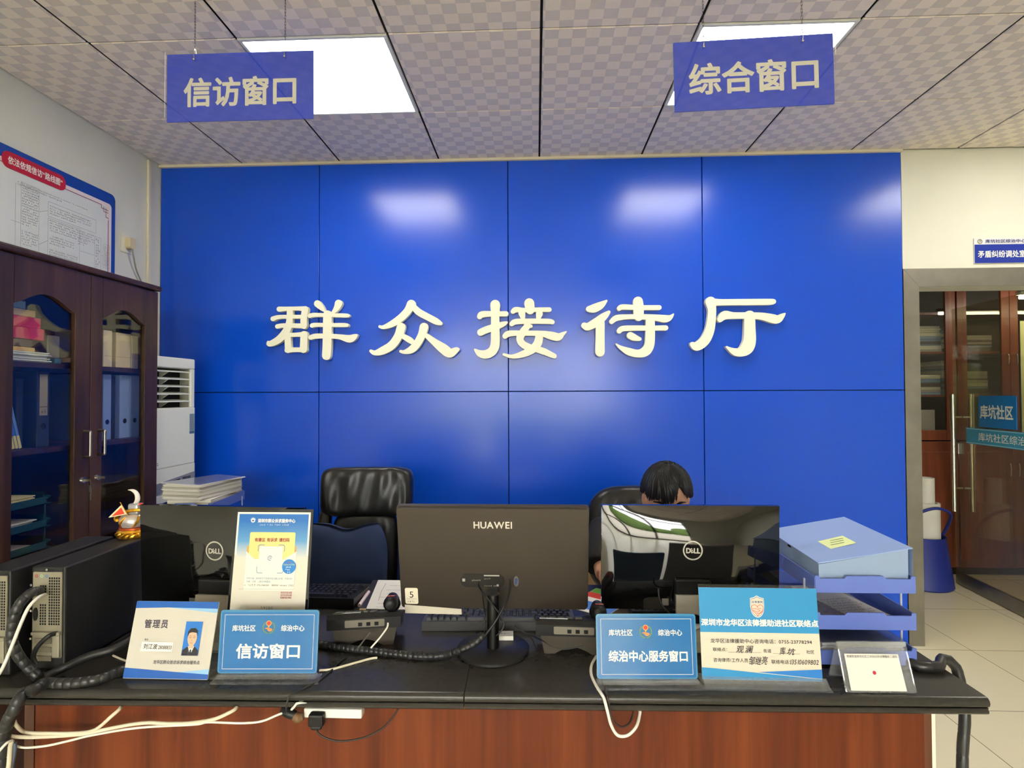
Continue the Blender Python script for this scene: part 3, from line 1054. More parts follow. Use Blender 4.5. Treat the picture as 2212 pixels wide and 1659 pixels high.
# ------------------------------------------------------------------ signs standing on the counter
SKYB = mat('sign_skyblue', (32, 118, 186), .25)
def emblem(mk, c, r, z):
    """round wreath emblem: green leaves, red disc with gold rim, joined hands below"""
    g = mk('emblem_wreath', mat('emblem_green', (104, 132, 70), .5))
    for s_ in (-1, 1):
        for k in range(9):
            a = -PI / 2 + s_ * (.25 + k * .27)
            q = (c[0] + r * .84 * math.cos(a), c[1] + r * .84 * math.sin(a))
            d = a + s_ * 1.25
            n = (math.cos(d), math.sin(d))
            m_ = (-n[1], n[0])
            g.flat([(q[0] - n[0] * r * .2, q[1] - n[1] * r * .2), (q[0] + m_[0] * r * .09, q[1] + m_[1] * r * .09), (q[0] + n[0] * r * .22, q[1] + n[1] * r * .22), (q[0] - m_[0] * r * .09, q[1] - m_[1] * r * .09)], z)
    y = mk('emblem_gold', mat('emblem_yellow', (226, 176, 66), .5))
    y.disc((c[0], c[1] + r * .58), r * .40, z + .0002, 24)
    y.flat([(c[0] - r * .1, c[1] + r * .2), (c[0] + r * .1, c[1] + r * .2), (c[0] + r * .07, c[1] - r * .05), (c[0] - r * .07, c[1] - r * .05)], z + .0002)
    h = mk('emblem_hands', mat('emblem_orange', (224, 128, 64), .5))
    h.flat([(c[0] - r * .62, c[1] - r * .18), (c[0] - r * .2, c[1] - r * .02), (c[0] + r * .2, c[1] - r * .16), (c[0] + r * .05, c[1] - r * .32), (c[0] - r * .3, c[1] - r * .26)], z + .0002)
    h.flat([(c[0] + r * .62, c[1] - r * .3), (c[0] + r * .3, c[1] - r * .1), (c[0] - r * .25, c[1] - r * .38), (c[0] + r * .1, c[1] - r * .6), (c[0] + r * .4, c[1] - r * .55)], z + .0003)
    d = mk('emblem_red', mat('emblem_redm', (206, 44, 36), .5))
    d.disc((c[0], c[1] + r * .58), r * .30, z + .0004, 24)

class Sheet:
    """collects flat print by colour and links each colour as one part"""
    def __init__(s, t, F):
        s.t, s.F, s.p = t, F, []
    def __call__(s, name, m):
        b = MB(s.F)
        s.p.append((name, m, b))
        return b
    def done(s):
        for name, m, b in s.p:
            b.build(name, m, s.t, local=True)

def counter_sign(label, px0, px1, pyb, title, tw, th, ls=.0, bd_=.03):
    a, b = at(px0, pyb, Z=TZ + .016), at(px1, pyb, Z=TZ + .016)
    w_ = (b - a).length
    h_ = .149
    rz = math.atan2(b.y - a.y, b.x - a.x)
    mid = (a + b) / 2
    t = thing('counter_sign', label, 'sign', (mid.x, mid.y, TZ), rz)
    F = face((0, -.004, .016), .11)
    MB(F).prism(rrect(-w_ / 2, 0, w_ / 2, h_, .007), 0, .002).build('sign_panel', mat('sign_panel_blue', (58, 122, 166), .14, spec=.6), t, local=True)
    S = Sheet(t, F)
    k = S('printed_field', mat('sign_print_blue', (24, 98, 160), .16, spec=.6))
    k.flat(rrect(-w_ / 2 + .0035, .003, w_ / 2 - .0035, h_ - .005, .004), .0022)
    bd = S('border_line', WHITEINK)
    x0, y0, x1, y1, lw = -w_ / 2 + .011, .010, w_ / 2 - .011, h_ - .011, .0009
    for q in ((x0, y0, x1, y0 + lw), (x0, y1 - lw, x1, y1), (x0, y0, x0 + lw, y1), (x1 - lw, y0, x1, y1)):
        bd.rect(*q, .0026)
    l1 = S('emblem_lettering', WHITEINK)
    text(l1, '库坑社区', -w_ * .255, h_ - .043, .0155, .058, .018, .0028)
    l1 = S('emblem_lettering', WHITEINK)
    text(l1, '综治中心', w_ * .24, h_ - .043, .0155, .058, .018, .0028)
    l1 = S('lettering', WHITEINK)
    text(l1, title, ls, .052, th, tw, bd_, .0028)
    emblem(S, (-.001, h_ - .041), .0165, .0028)
    S.done()
    C = MB()
    C.prism([(-w_ / 2 - .006, -.028), (w_ / 2 + .012, -.028), (w_ / 2 + .006, .016), (-w_ / 2, .016)], 0, .005)
    C.prism(rrect(-w_ / 2, 0, w_ / 2, h_ - .002, .006), -.003, -.0006, F)
    C.box((-w_ / 2, -.016, .005), (w_ / 2, .004, .0155), .002, 1)
    C.build('acrylic_base', CLEAR, t, local=True)
    return t
counter_sign('blue counter sign with an emblem and four large white characters, beside the name card', 472, 686, 1452, '信访窗口', .158, .036, bd_=.026)
counter_sign('blue counter sign with an emblem and eight large white characters, beside the round stand monitor', 1289, 1506, 1464, '综治中心服务窗口', .190, .0265, .003, .028)

# name card with a photograph
t = thing('name_card_stand', 'white and blue staff name card with a small portrait photo', 'name card', (-.912, 1.327, TZ), .0)
w_, h_ = .214, .178
F = face((0, 0, .002), .27)
MB(F).prism(rrect(-w_ / 2, 0, w_ / 2, h_, .002), 0, .003).build('card', mat('card_white', (196, 191, 180), .35), t, local=True)
S = Sheet(t, F)
k = S('blue_bands', mat('band_blue', (20, 84, 166), .35))
k.flat([(-w_ / 2, h_ - .017), (-.02, h_ - .0145), (w_ / 2, h_ - .016), (w_ / 2, h_), (-w_ / 2, h_)], .0034)
k.flat([(-w_ / 2, .001), (w_ / 2, .001), (w_ / 2, .012), (.03, .016), (-w_ / 2, .024)], .0034)
k = S('light_bands', mat('band_light', (140, 184, 220), .35))
k.flat([(-.02, h_ - .0145), (w_ / 2, h_ - .026), (w_ / 2, h_ - .016)], .0034)
k.flat([(.03, .016), (w_ / 2, .012), (w_ / 2, .024)], .0034)
k = S('lettering', mat('dark_violet_ink', (58, 48, 66), .6))
text(k, '管理员', -.046, .125, .021, .061, .022, .0036, track=.1)
k = S('lettering', MATS['dark_violet_ink'])
text(k, '龙华区群众信访诉求综合服务点', .022, .038, .0092, .118, .015, .0036)
k = S('lettering', MATS['dark_violet_ink'])
text(k, '姓名', -.069, .0885, .005, None, .01, .0036, align='L')
k = S('name_slip', mat('slip_white', (240, 237, 226), .5))
k.rect(-.074, .062, .006, .083, .0045)
k = S('name_lettering', INK)
text(k, '刘江波', -.050, .073, .013, .036, .014, .0052)
text(k, '28088833', -.0125, .0715, .012, .034, .012, .0052)
k = S('slip_pocket', mat('pocket_grey', (206, 202, 188), .3))
for q in ((-.077, .058, .010, .0585), (-.077, .094, .010, .0945), (-.077, .058, -.0765, .0945), (.0095, .058, .010, .0945), (.026, .050, .0865, .0505), (.026, .143, .0865, .1435), (.026, .05, .0265, .1435), (.086, .05, .0865, .1435)):
    k.rect(*q, .0042)
px_, py_, pw, ph = .0315, .0535, .0425, .078
k = S('photo_ground', mat('photo_blue', (38, 110, 190), .3))
k.rect(px_, py_, px_ + pw, py_ + ph, .0046)
k = S('photo_suit', mat('photo_suit', (26, 27, 38), .4))
cx_ = px_ + pw / 2 + .001
k.flat([(px_ + .0005, py_), (px_ + pw - .0005, py_), (px_ + pw - .001, py_ + .012), (cx_ + .010, py_ + .020), (cx_ - .010, py_ + .020), (px_ + .001, py_ + .012)], .0048)
k = S('photo_shirt', WHITEINK)
k.flat([(cx_ - .008, py_ + .021), (cx_, py_ + .0015), (cx_ + .008, py_ + .021)], .005)
k = S('photo_tie', INK)
k.flat([(cx_ - .0018, py_ + .014), (cx_ - .0026, py_ + .003), (cx_, py_ + .0005), (cx_ + .0026, py_ + .003), (cx_ + .0018, py_ + .014)], .0052)
k = S('photo_skin', mat('photo_skin', (214, 168, 140), .4))
k.flat([(cx_ - .006, py_ + .016), (cx_ + .006, py_ + .016), (cx_ + .006, py_ + .03), (cx_ - .006, py_ + .03)], .0053)
k.flat([(cx_ + .0118 * math.cos(a) * (1 - .16 * max(0, -math.sin(a))), py_ + .039 + .0185 * math.sin(a)) for a in [2 * PI * q / 28 for q in range(28)]], .0055)
k = S('photo_hair', mat('photo_hair', (22, 20, 22), .5))
k.flat([(cx_ - .0125, py_ + .043), (cx_ - .013, py_ + .055), (cx_ - .007, py_ + .0625), (cx_ + .004, py_ + .0635), (cx_ + .0115, py_ + .058), (cx_ + .0128, py_ + .045), (cx_ + .0105, py_ + .052), (cx_ - .002, py_ + .0535), (cx_ - .0095, py_ + .0515)], .0058)
k = S('photo_features', mat('photo_feat', (70, 48, 42), .5))
for sx in (-1, 1):
    k.rect(cx_ + sx * .005 - .0027, py_ + .0405, cx_ + sx * .005 + .0027, py_ + .0414, .006)
    k.rect(cx_ + sx * .005 - .003, py_ + .0443, cx_ + sx * .005 + .003, py_ + .0452, .006)
k.rect(cx_ - .0016, py_ + .0338, cx_ + .0016, py_ + .0345, .006)
k.rect(cx_ - .0034, py_ + .0285, cx_ + .0034, py_ + .0293, .006)
S.done()
mb = MB()
mb.prism([(0.004, .0), (.085, 0), (.052, .165)], -.0015, .0015, T(w_ / 2 - .012, 0, 0) @ YZ)
mb.prism([(0.004, .0), (.085, 0), (.052, .165)], -.0015, .0015, T(-w_ / 2 + .012, 0, 0) @ YZ)
mb.box((-w_ / 2, 0.004, 0), (w_ / 2 + .014, .09, .002))
mb.build('acrylic_support', CLEAR, t, local=True)

# legal aid card in an acrylic stand
a, b = at(1517, 1468, Z=TZ + .012), at(1777, 1473, Z=TZ + .012)
w_, h_ = (b - a).length, .212
mid = (a + b) / 2
t = thing('legal_aid_stand', 'large sky blue and cream information card in a clear acrylic stand', 'card stand', (mid.x, mid.y, TZ), math.atan2(b.y - a.y, b.x - a.x))
F = face((0, 0, .013), .12)
MB(F).prism(rrect(-w_ / 2, 0, w_ / 2, h_, .001), -.0008, 0).build('card', CREAM, t, local=True)
S = Sheet(t, F)
k = S('blue_field', mat('card_cyan', (32, 128, 182), .5))
k.rect(-w_ / 2, .108, w_ / 2, h_, .0004)
k.flat([(-w_ / 2, .0005), (w_ / 2, .0005), (w_ / 2, .004), (-w_ / 2 + .03, .0255), (-w_ / 2, .027)], .0004)
k = S('deep_blue_wedge', mat('card_deep', (30, 112, 186), .5))
k.flat([(-.01, .0185), (w_ / 2, .0055), (w_ / 2, .027)], .0006)
sh = S('shield', WHITEINK)
def shield(r):
    c = (-.002, .168)
    p = [(0, 1.18), (.35, .98), (.72, .90), (.74, 0.0)]
    q = [(.70 * math.cos(a) + .0, -.15 + -.95 * math.sin(a)) for a in [PI / 2 * k / 8 for k in range(9)]]
    half = p + q[0:]
    pts = half + [(-x, y) for x, y in half[::-1] if abs(x) > 1e-6]
    return [(c[0] + x * r, c[1] + y * r) for x, y in pts]
sh.flat(shield(.0225), .0006)
k = S('shield_line', mat('shield_navy', (44, 70, 130), .5))
k.flat(shield(.0208), .0008)
k = S('shield_field', CREAM)
k.flat(shield(.0198), .0010)
k = S('shield_heart', mat('heart_red', (206, 92, 72), .5))
hp = []
for q in range(41):
    a_ = 2 * PI * q / 40
    hp.append((-.002 + .00088 * 16 * math.sin(a_) ** 3, .162 + .00092 * (13 * math.cos(a_) - 5 * math.cos(2 * a_) - 2 * math.cos(3 * a_) - math.cos(4 * a_))))
k.line2(hp, .0013, .0012)
k.line2([(-.014, .164), (-.006, .164), (.004, .160), (.001, .157), (-.003, .158)], .0013, .0012)
k.line2([(.012, .159), (.005, .153), (-.002, .153), (-.006, .157), (-.012, .160)], .0013, .0012)
k.line2([(.008, .164), (-.001, .1655)], .0011, .0012)
k = S('shield_lettering', mat('shield_navy', (44, 70, 130)))
text(k, '法律援助', -.002, .1795, .0056, .026, .02, .0012, track=.15)
k = S('title_lettering', WHITEINK)
text(k, '深圳市龙华区法律援助进社区联络点', 0.001, .131, .0166, .2785, .036, .0008)
k = S('lettering', INK)
text(k, '龙华区法律援助中心咨询电话：0755-23778294', .002, .0885, .0108, .240, .012, .0006)
k = S('lettering', INK)
text(k, '联络点：', -.113, .0685, .0092, .034, .008, .0006, align='L')
text(k, '街道', .016, .067, .0092, .0185, .010, .0006)
text(k, '社区', .117, .066, .0092, .0185, .010, .0006)
k = S('lettering', INK)
text(k, '咨询律师/工作人员：', -.113, .0445, .0100, .086, .010, .0006, align='L')
text(k, '联络电话：', .024, .0425, .0100, .0445, .010, .0006, align='L')
k = S('blank_rules', INK)
for (x0, x1, y0) in ((-.077, .001, .0625), (.029, .0925, .061)):
    k.rect(x0, y0, x1, y0 + .0005, .0006)
k = S('handwriting', mat('pen_ink', (46, 40, 44), .6))
text(k, '观', -.050, .069, .0185, .017, .012, .0008, slant=.25, rotj=.1)
text(k, '澜', -.029, .0695, .0185, .017, .012, .0008, slant=.25, rotj=.1)
k = S('handwriting', MATS['pen_ink'])
text(k, '库', .051, .068, .018, .013, .012, .0008, slant=.25, rotj=.1)
text(k, '坑', .070, .0665, .016, .018, .012, .0008, slant=.3, rotj=.1)
k = S('handwriting', MATS['pen_ink'])
text(k, '邹继亮', -.008, .044, .020, .043, .010, .0008, slant=.25, rotj=.15)
k = S('handwriting', MATS['pen_ink'])
text(k, '13510609802', .101, .043, .0155, .066, .008, .0008, slant=.22)
S.done()
MB(F).prism(rrect(-w_ / 2 - .0005, -.003, w_ / 2 + .0015, h_ + .007, .001), -.0032, -.0012).build('clear_cover', SHEET, t, local=True)
C = MB()
C.prism([(-w_ / 2 - .001, -.026), (w_ / 2 + .012, -.026), (w_ / 2 + .006, .05), (-w_ / 2 - .001, .05)], 0, .003)
C.prism([(0, .003), (-.024, .003), (-.0225, .006), (0, .02)], -w_ / 2, w_ / 2 + .008, YZ)
C.build('acrylic_holder', CLEAR, t, local=True)

# small acrylic stand with a white card (its square code is left out)
a, b = at(1828, 1496, Z=TZ + .001), at(1978, 1498, Z=TZ + .001)
w_ = (b - a).length
mid = (a + b) / 2
t = thing('card_stand', 'small clear tent stand with a white printed card near the counter end', 'card stand', (mid.x, mid.y, TZ), math.atan2(b.y - a.y, b.x - a.x))
F = face((0, 0, .001), .36)
MB(F).prism([(-w_ / 2 + .012, .004), (w_ / 2 - .019, .004), (w_ / 2 - .021, .082), (-w_ / 2 + .012, .082)], 0, .001).build('card', PAPER, t, local=True)
k = MB(F)
text(k, '观澜街道库坑社区工作站公共法律服务二维码', -.004, .0765, .0062, .118, .008, .0016)
k.build('lettering', mat('grey_ink', (96, 92, 88), .6), t, local=True)
MB(F).disc((-.006, .042), .0042, .0016, 20).build('seal_mark', mat('seal_red', (170, 40, 56), .6), t, local=True)
C = MB()
C.prism(rrect(-w_ / 2, 0, w_ / 2, .108, .004), -.003, -.001, F)
p = F @ Vector((0, .108, 0))
C.prism(rrect(-w_ / 2, 0, w_ / 2, .106, .004), -.001, .001, T(0, p.y + .002, p.z) @ rot('X', 0) @ Matrix(((1, 0, 0, 0), (0, .34, -.94, 0), (0, -.94, -.34, 0), (0, 0, 0, 1))))
for sx in (-1, 1):
    C.tube([F @ Vector((sx * w_ / 2, .002, .002)), F @ Vector((sx * w_ / 2, .107, .002))], .0022, 6, 0)
C.build('acrylic_tent', CLEAR, t, local=True)

# poster stand with the yellow envelope
a, b = at(512, 1103, Y=1.445), at(681, 1101, Y=1.445)
w_ = b.x - a.x
t = thing('poster_stand', 'upright poster with a yellow envelope picture in a black edged clear stand', 'poster', ((a.x + b.x) / 2 - .006, 1.394, TZ))
F = face((0, 0, .003), .15)
L = (a.z - TZ) / math.cos(.15)
MB(F).prism(rrect(-w_ / 2, 0, w_ / 2, L, .002), 0, .003).build('backing', mat('poster_backing', (20, 21, 24), .12), t, local=True)
MB().box((-w_ / 2, .0, 0), (w_ / 2, .06, .003)).build('acrylic_foot', CLEAR, t, local=True)
S = Sheet(t, F)
PB, PT = L - .318, L - .008        # the sheet
pw2 = w_ / 2 - .007
k = S('sheet', mat('poster_cream', (212, 206, 190), .3))
k.rect(-pw2, PB, pw2, PT, .0034)
k = S('white_margin', WHITEINK)
k.rect(-pw2, PT - .110, pw2, PT, .0036)
yy = PT - .117
pm = mat('poster_sky', (60, 130, 195), .3)
nt = pm.node_tree
tcx, sx_, mr_, cr_ = nt.nodes.new('ShaderNodeTexCoord'), nt.nodes.new('ShaderNodeSeparateXYZ'), nt.nodes.new('ShaderNodeMapRange'), nt.nodes.new('ShaderNodeValToRGB')
zt_, zb_ = (F @ Vector((0, PT - .005, 0))).z, (F @ Vector((0, yy, 0))).z
mr_.inputs['From Min'].default_value = zt_
mr_.inputs['From Max'].default_value = zb_
e = cr_.color_ramp.elements
e[0].position, e[0].color = .15, lin((18, 96, 172))
e[1].position, e[1].color = 1.0, lin((206, 206, 196))
q_ = e.new(.62)
q_.color = lin((86, 144, 192))
nt.links.new(tcx.outputs['Object'], sx_.inputs[0])
nt.links.new(sx_.outputs['Z'], mr_.inputs['Value'])
nt.links.new(mr_.outputs['Result'], cr_.inputs['Fac'])
nt.links.new(cr_.outputs['Color'], nt.nodes['Principled BSDF'].inputs['Base Color'])
k = S('sky_print', pm)
k.rect(-pw2 + .005, yy, pw2 - .005, PT - .005, .0038)
k = S('lower_sheet', mat('poster_cream', (230, 224, 208)))
k.rect(-pw2, PB, pw2, yy + .0005, .0037)
k = S('title_lettering', WHITEINK)
text(k, '深圳市群众诉求服务中心', .008, PT - .0222, .0105, .102, .035, .0042)
k.disc((-.056, PT - .0215), .0058, .0042, 24)
for q in range(9):
    a_ = .3 + q * .32
    k.line2([(-.056 + .0064 * math.cos(a_), PT - .0215 + .0064 * math.sin(a_)), (-.056 + .008 * math.cos(a_), PT - .0215 + .008 * math.sin(a_))], .0006, .0042)
for q in range(4):
    dashes(k, -.037 + q * .0205, PT - .0345, .017, .0036, z=.0042, seed=20 + q)
k = S('title_heart', mat('poster_navy', (38, 70, 130), .4))
k.flat([(-.056, PT - .0252), (-.0527, PT - .0215), (-.0535, PT - .0195), (-.056, PT - .0208), (-.0585, PT - .0195), (-.0593, PT - .0215)], .0044)
k = S('envelope_inside', mat('envelope_brown', (190, 152, 84), .5))
k.flat(rrect(-.067, PT - .118, .067, PT - .086, .006), .0042)
k = S('yellow_letter', mat('letter_yellow', (222, 204, 130), .45))
k.flat(rrect(-.061, PT - .133, .062, PT - .052, .004), .0044)
k = S('envelope_front', mat('envelope_cream', (233, 227, 212), .4))
k.flat([(-.067, PT - .200), (.067, PT - .200), (.067, PT - .101), (.030, PT - .124), (-.046, PT - .120), (-.067, PT - .101)], .0046)
k = S('slogan_lettering', mat('poster_red', (132, 36, 40), .45))
text(k, '有建议 有诉求 请扫码', 0, PT - .0715, .0105, .094, .03, .0048)
k = S('scan_brackets', mat('bracket_blue', (56, 118, 176), .4))
for sx, sy in ((-1, 1), (1, 1), (-1, -1), (1, -1)):
    cx_, cy_ = sx * .0355, PT - .120 + sy * .0355
    arc = [(cx_ - sx * .005 + sx * .005 * math.cos(a_), cy_ - sy * .005 + sy * .005 * math.sin(a_)) for a_ in [PI / 2 * q / 5 for q in range(6)]]
    k.line2([(cx_, cy_ - sy * .016)] + arc + [(cx_ - sx * .016, cy_)], .0013, .0052)
for sx in (-1, 1):
    k.rect(sx * .041 - .003, PT - .1205, sx * .041 + .003, PT - .1199, .0052)
k = S('white_square', mat('square_cream', (236, 230, 214), .4))
k.flat(rrect(-.032, PT - .152, .031, PT - .088, .004), .0050)
k = S('service_mark', mat('mark_navy', (70, 96, 150), .4))
k.ring((-.002, PT - .118), .0048, .0062, .0054, 24, .4, 5.2)
k.ring((-.0005, PT - .1175), .0016, .0028, .0054, 20, 1.2, 6.6)
k = S('blue_badge', mat('badge_blue', (24, 116, 190), .4))
k.disc((.0505, PT - .139), .0185, .0056, 40)
k = S('badge_lines', WHITEINK)
for q in range(3):
    dashes(k, .0425, PT - .1425 - q * .0062, .014, .0042, z=.006, seed=40 + q)
k = S('badge_yellow_line', mat('badge_yellow', (220, 220, 70), .4))
dashes(k, .0355, PT - .136, .03, .0042, z=.006, seed=44)
k = S('badge_red_line', mat('badge_red', (170, 40, 90), .4))
dashes(k, .0425, PT - .130, .016, .0038, z=.006, seed=45)
k = S('notice_lettering', mat('notice_teal', (96, 136, 164), .45))
text(k, '手机扫描二维码即可为您提供信访建议处理、矛盾纠纷', 0.0, PT - .1695, .0057, .122, .006, .0048, res=2)
text(k, '化解、法律、心理咨询等服务。', -.0605, PT - .1775, .0057, .066, .006, .0048, align='L', res=2)
k = S('hotline_lettering', INK)
dashes(k, -.066, PT - .1888, .034, .0046, z=.0048, seed=51)
text(k, '0755-29887809', -.032, PT - .1865, .0048, .032, .014, .0048, align='L', res=2)
text(k, '服务时间：9:00-18:00（工作日）', .037, PT - .1865, .0048, .058, .010, .0048, res=2)
k.rect(-.08, PT - .1965, .068, PT - .1961, .0048)
k = S('office_lettering', mat('office_red', (150, 58, 76), .45))
for q, s_ in enumerate(('深圳市信访局', '龙华区信访局', '观澜街道办事处')):
    text(k, s_, .0475, PT - .2045 - q * .0062, .0052, .030, .014, .0048, res=2)
k = S('footer_lines', mat('footer_navy', (40, 56, 90), .45))
dashes(k, -.017, PT - .2455, .030, .0058, z=.0048, seed=61)
k = S('skyline', mat('skyline_pale', (196, 204, 204), .45))
for q in range(22):
    x = -pw2 + .006 + q * .0072
    k.rect(x, PB + .045, x + .005, PB + .062 + .014 * random.random() ** 2, .0040)
S.done()
# ------------------------------------------------------------------ keyboards, telephones and papers on the counter
KEY = mat('key_black', (30, 30, 32), .38)
def keyboard(label, loc, rz, w_, d_, h0, h1, cm_, km, rows, grp, key=None):
    """loc: middle of the edge nearest the counter front; the board rises from h1 (user side) to h0 (this side)"""
    t = thing('keyboard', label, 'keyboard', loc, rz, grp)
    P = [(0, 0), (d_, 0), (d_, h1), (0, h0)]
    MB().prism(P, -w_ / 2, w_ / 2, YZ).build('base', cm_, t, local=True)
    sl = math.atan2(h1 - h0, d_)
    M = T(0, 0, h0) @ rot('X', sl)
    k = MB(M)
    for r in range(rows):
        y0 = .012 + r * (d_ - .022) / rows
        kh = (d_ - .022) / rows - .003
        x = -w_ / 2 + .010
        random.seed(r + 3)
        while x < w_ / 2 - .022:
            kw = .0158
            if r == 0 and -.10 < x < .06:
                kw = .10
            elif random.random() < .10:
                kw = .024
            if x + kw > w_ / 2 - .008:
                break
            k.prism([(x, y0), (x + kw, y0), (x + kw, y0 + kh), (x, y0 + kh)], -.0005, .001)
            vs = [(x + .0005, y0 + .0005, .001), (x + kw - .0005, y0 + .0005, .001), (x + kw - .0005, y0 + kh - .0005, .001), (x + .0005, y0 + kh - .0005, .001)]
            vt = [(x + .003, y0 + .003, .0085), (x + kw - .003, y0 + .003, .0085), (x + kw - .003, y0 + kh - .002, .0085), (x + .003, y0 + kh - .002, .0085)]
            k.add(vs + vt, [(4, 5, 6, 7), (0, 1, 5, 4), (1, 2, 6, 5), (2, 3, 7, 6), (3, 0, 4, 7)])
            x += kw + .0032
    k.build('keys', km, t, local=True)
    return t
keyboard('chunky black keyboard beside the white notepad, partly behind the poster', (-.775, 1.785, TZ), -.03, .36, .155, .034, .022, mat('keyboard_black', (20, 20, 21), .35), KEY, 5, 'keyboards')
keyboard('grey black keyboard behind the round monitor stand', (-.112, 1.632, TZ), .03, .455, .155, .026, .014, mat('keyboard_grey', (58, 57, 56), .5), mat('key_grey', (38, 38, 39), .5), 6, 'keyboards')
keyboard('thin black keyboard mostly hidden by the glossy monitor before the seated person', (.52, 1.755, TZ), .02, .44, .14, .017, .010, mat('keyboard_dark', (30, 30, 31), .45), KEY, 6, 'keyboards')

PHN = mat('phone_black', (19, 19, 20), .42, spec=.35)
PHG = mat('phone_grey', (66, 60, 52), .55, spec=.3)
def telephone(label, loc, rz, dp=1.0):
    t = thing('desk_telephone', label, 'telephone', loc, rz, 'black desk telephones')
    # foot with an arch, body wedge, handset on the far side rail
    arch = [(-.078, 0), (-.05, 0)] + [(-.05 + .1 * k / 10, .018 * math.sin(PI * k / 10)) for k in range(1, 10)] + [(.05, 0), (.078, 0), (.088, .052), (-.088, .052)]
    MB().prism(arch, -.09, -.0, face((0, 0, 0))).build('foot', PHG, t, local=True)
    mb = MB()
    mb.prism([(-.012, .052), (.17 * dp, .052 - .04 * dp), (.175 * dp, .092 - .062 * dp), (-.005, .092), (-.014, .082)], -.1, .1, YZ)
    mb.build('body', PHN, t, local=True)
    F = face((0, -.0125, .052), 0)
    MB(F).prism(rrect(-.052, .006, .055, .026, .003), -.0015, .0015).build('port_panel', mat('phone_port', (110, 104, 92), .45), t, local=True)
    s_ = MB(F)
    for k in range(3):
        s_.prism(rrect(-.016 + k * .022, .009, -.005 + k * .022, .019, .001), .0014, .0022)
    s_.build('sockets', HOLE, t, local=True)
    M = T(0, 0, .0) @ rot('X', -.33)
    k = MB(T(0, .0, .092) @ rot('X', -.33))
    k.prism(rrect(-.092, .018, -.012, .052, .003), -.002, .002)
    k.build('display', mat('phone_display', (96, 108, 92), .12), t, local=True)
    k = MB(T(0, .0, .092) @ rot('X', -.33))
    for r in range(4):
        for c in range(5):
            k.prism(rrect(-.088 + c * .024, (.066 + r * .022) * dp, -.070 + c * .024, (.081 + r * .022) * dp, .002), -.002, .003)
    k.build('buttons', mat('phone_button', (120, 118, 112), .5), t, local=True)
    h = MB(T(.070, .0, .098) @ rot('X', -.33))
    h.tube([(0, -.022, .010, .004), (0, -.019, .011, .014), (0, -.008, .014, .0195), (0, .012, .016, .0205), (0, .04, .028, .015), (0, .10 * dp, .030, .014), (0, .15 * dp, .026, .016), (0, .172 * dp, .012, .021), (0, .186 * dp, .008, .019)], .018, 14, 5, flat=1.0)
    h.build('handset', PHN, t, smooth=50, local=True)
    st = MB(T(.070, .0, .098) @ rot('X', -.33))
    st.prism(rrect(-.01, -.006, .012, .016, .003), .0345, .0355)
    st.build('handset_sticker', mat('sticker_coral', (206, 96, 84), .5), t, local=True)
    return t
telephone('black desk telephone seen from behind beside the white notepad', (-.478, 1.523, TZ), .17, .6)
telephone('black desk telephone partly behind the sign with eight white characters, coiled cord above', (.098, 1.495, TZ), -.03, .58)
# coiled handset cord, a loop lying up beside the second telephone
mb = MB()
c = at(1273, 1350, Y=1.625)
pts = []
for k in range(560):
    a_ = k / 560 * 2 * PI * .97 + .4
    q = k * 2 * PI / 16
    R_ = .0225 + .0075 * math.cos(q)
    pts.append((c.x + 1.15 * R_ * math.cos(a_), c.y + .008 * math.sin(q), c.z + R_ * math.sin(a_)))
pts += [(c.x + .03, c.y, c.z - .012), (c.x + .04, c.y - .02, c.z - .03)]
mb.tube(pts, .0016, 5, 0)
tag(mb.build('coiled_cord', mat('cord_blackblue', (30, 31, 40), .3), smooth=60), 'black coiled telephone cord looped up by the blue sign with eight characters', 'cord')

def paper_sheets(name, label, cat, x0, y0, w_, d_, z0, n, rz, m_, group=None, jit=.004, th=.0012, parts=True):
    t = thing(name, label, cat, (x0, y0, z0), rz, group)
    b = MB()
    r = random.Random(n + int(abs(x0) * 1000))
    for k in range(n):
        dx, dy, a_ = r.uniform(-jit, jit), r.uniform(-jit, jit), r.uniform(-jit, jit) * 2
        b.box((-w_ / 2, -d_ / 2, k * th), (w_ / 2, d_ / 2, k * th + th * .9), xf=T(dx, dy, 0) @ rot('Z', a_))
    b.build('sheets', m_, t, local=True)
    return t
# clipboard with notes and a marker pen
p0, p1, p2 = at(791, 1315, Z=TZ + .006), at(817, 1253, Z=TZ + .006), at(875, 1316, Z=TZ + .006)
ux = (p2 - p0).normalized()
a_ = math.atan2(p1.y - p0.y, p1.x - p0.x) - PI / 2
L = (p1 - p0).length
t = thing('clipboard', 'black clipboard under the white notes beside the chunky black keyboard', 'clipboard', (p0.x, p0.y, TZ), 0)
rz = math.atan2(ux.y, ux.x)
SH = Matrix(((1, (p1.x - p0.x) / (p1.y - p0.y), 0, 0), (0, 1, 0, 0), (0, 0, 1, 0), (0, 0, 0, 1)))
MB(SH).box((-.022, -.002, 0), (.21, p1.y - p0.y + .008, .004), .001).build('board', mat('clipboard_black', (34, 35, 40), .5), t, local=True)
MB(SH).box((-.022, -.004, .0), (.0, .006, .0044)).build('edge_strip', mat('strip_tan', (168, 150, 100), .5), t, local=True)
t = thing('note_paper', 'white printed note sheets on the black clipboard', 'paper', (p0.x, p0.y, TZ + .0042), 0)
MB(SH).box((0.0, 0.0, 0), (.205, p1.y - p0.y, .002)).build('sheets', PAPER, t, local=True)
k = MB(SH)
for (yy, x0, x1) in ((.215, .05, .14), (.17, .045, .12), (.10, .03, .17), (.045, .03, .17)):
    k.rect(x0, yy, x1, yy + .002, .0022)
k.line2([(.03, .07), (.028, .16), (.034, .235)], .0015, .0022)
k.line2([(.05, .135), (.06, .143), (.07, .137), (.085, .14)], .0015, .0022)
dashes(k, .03, .012, .09, .006, z=.0022, seed=3)
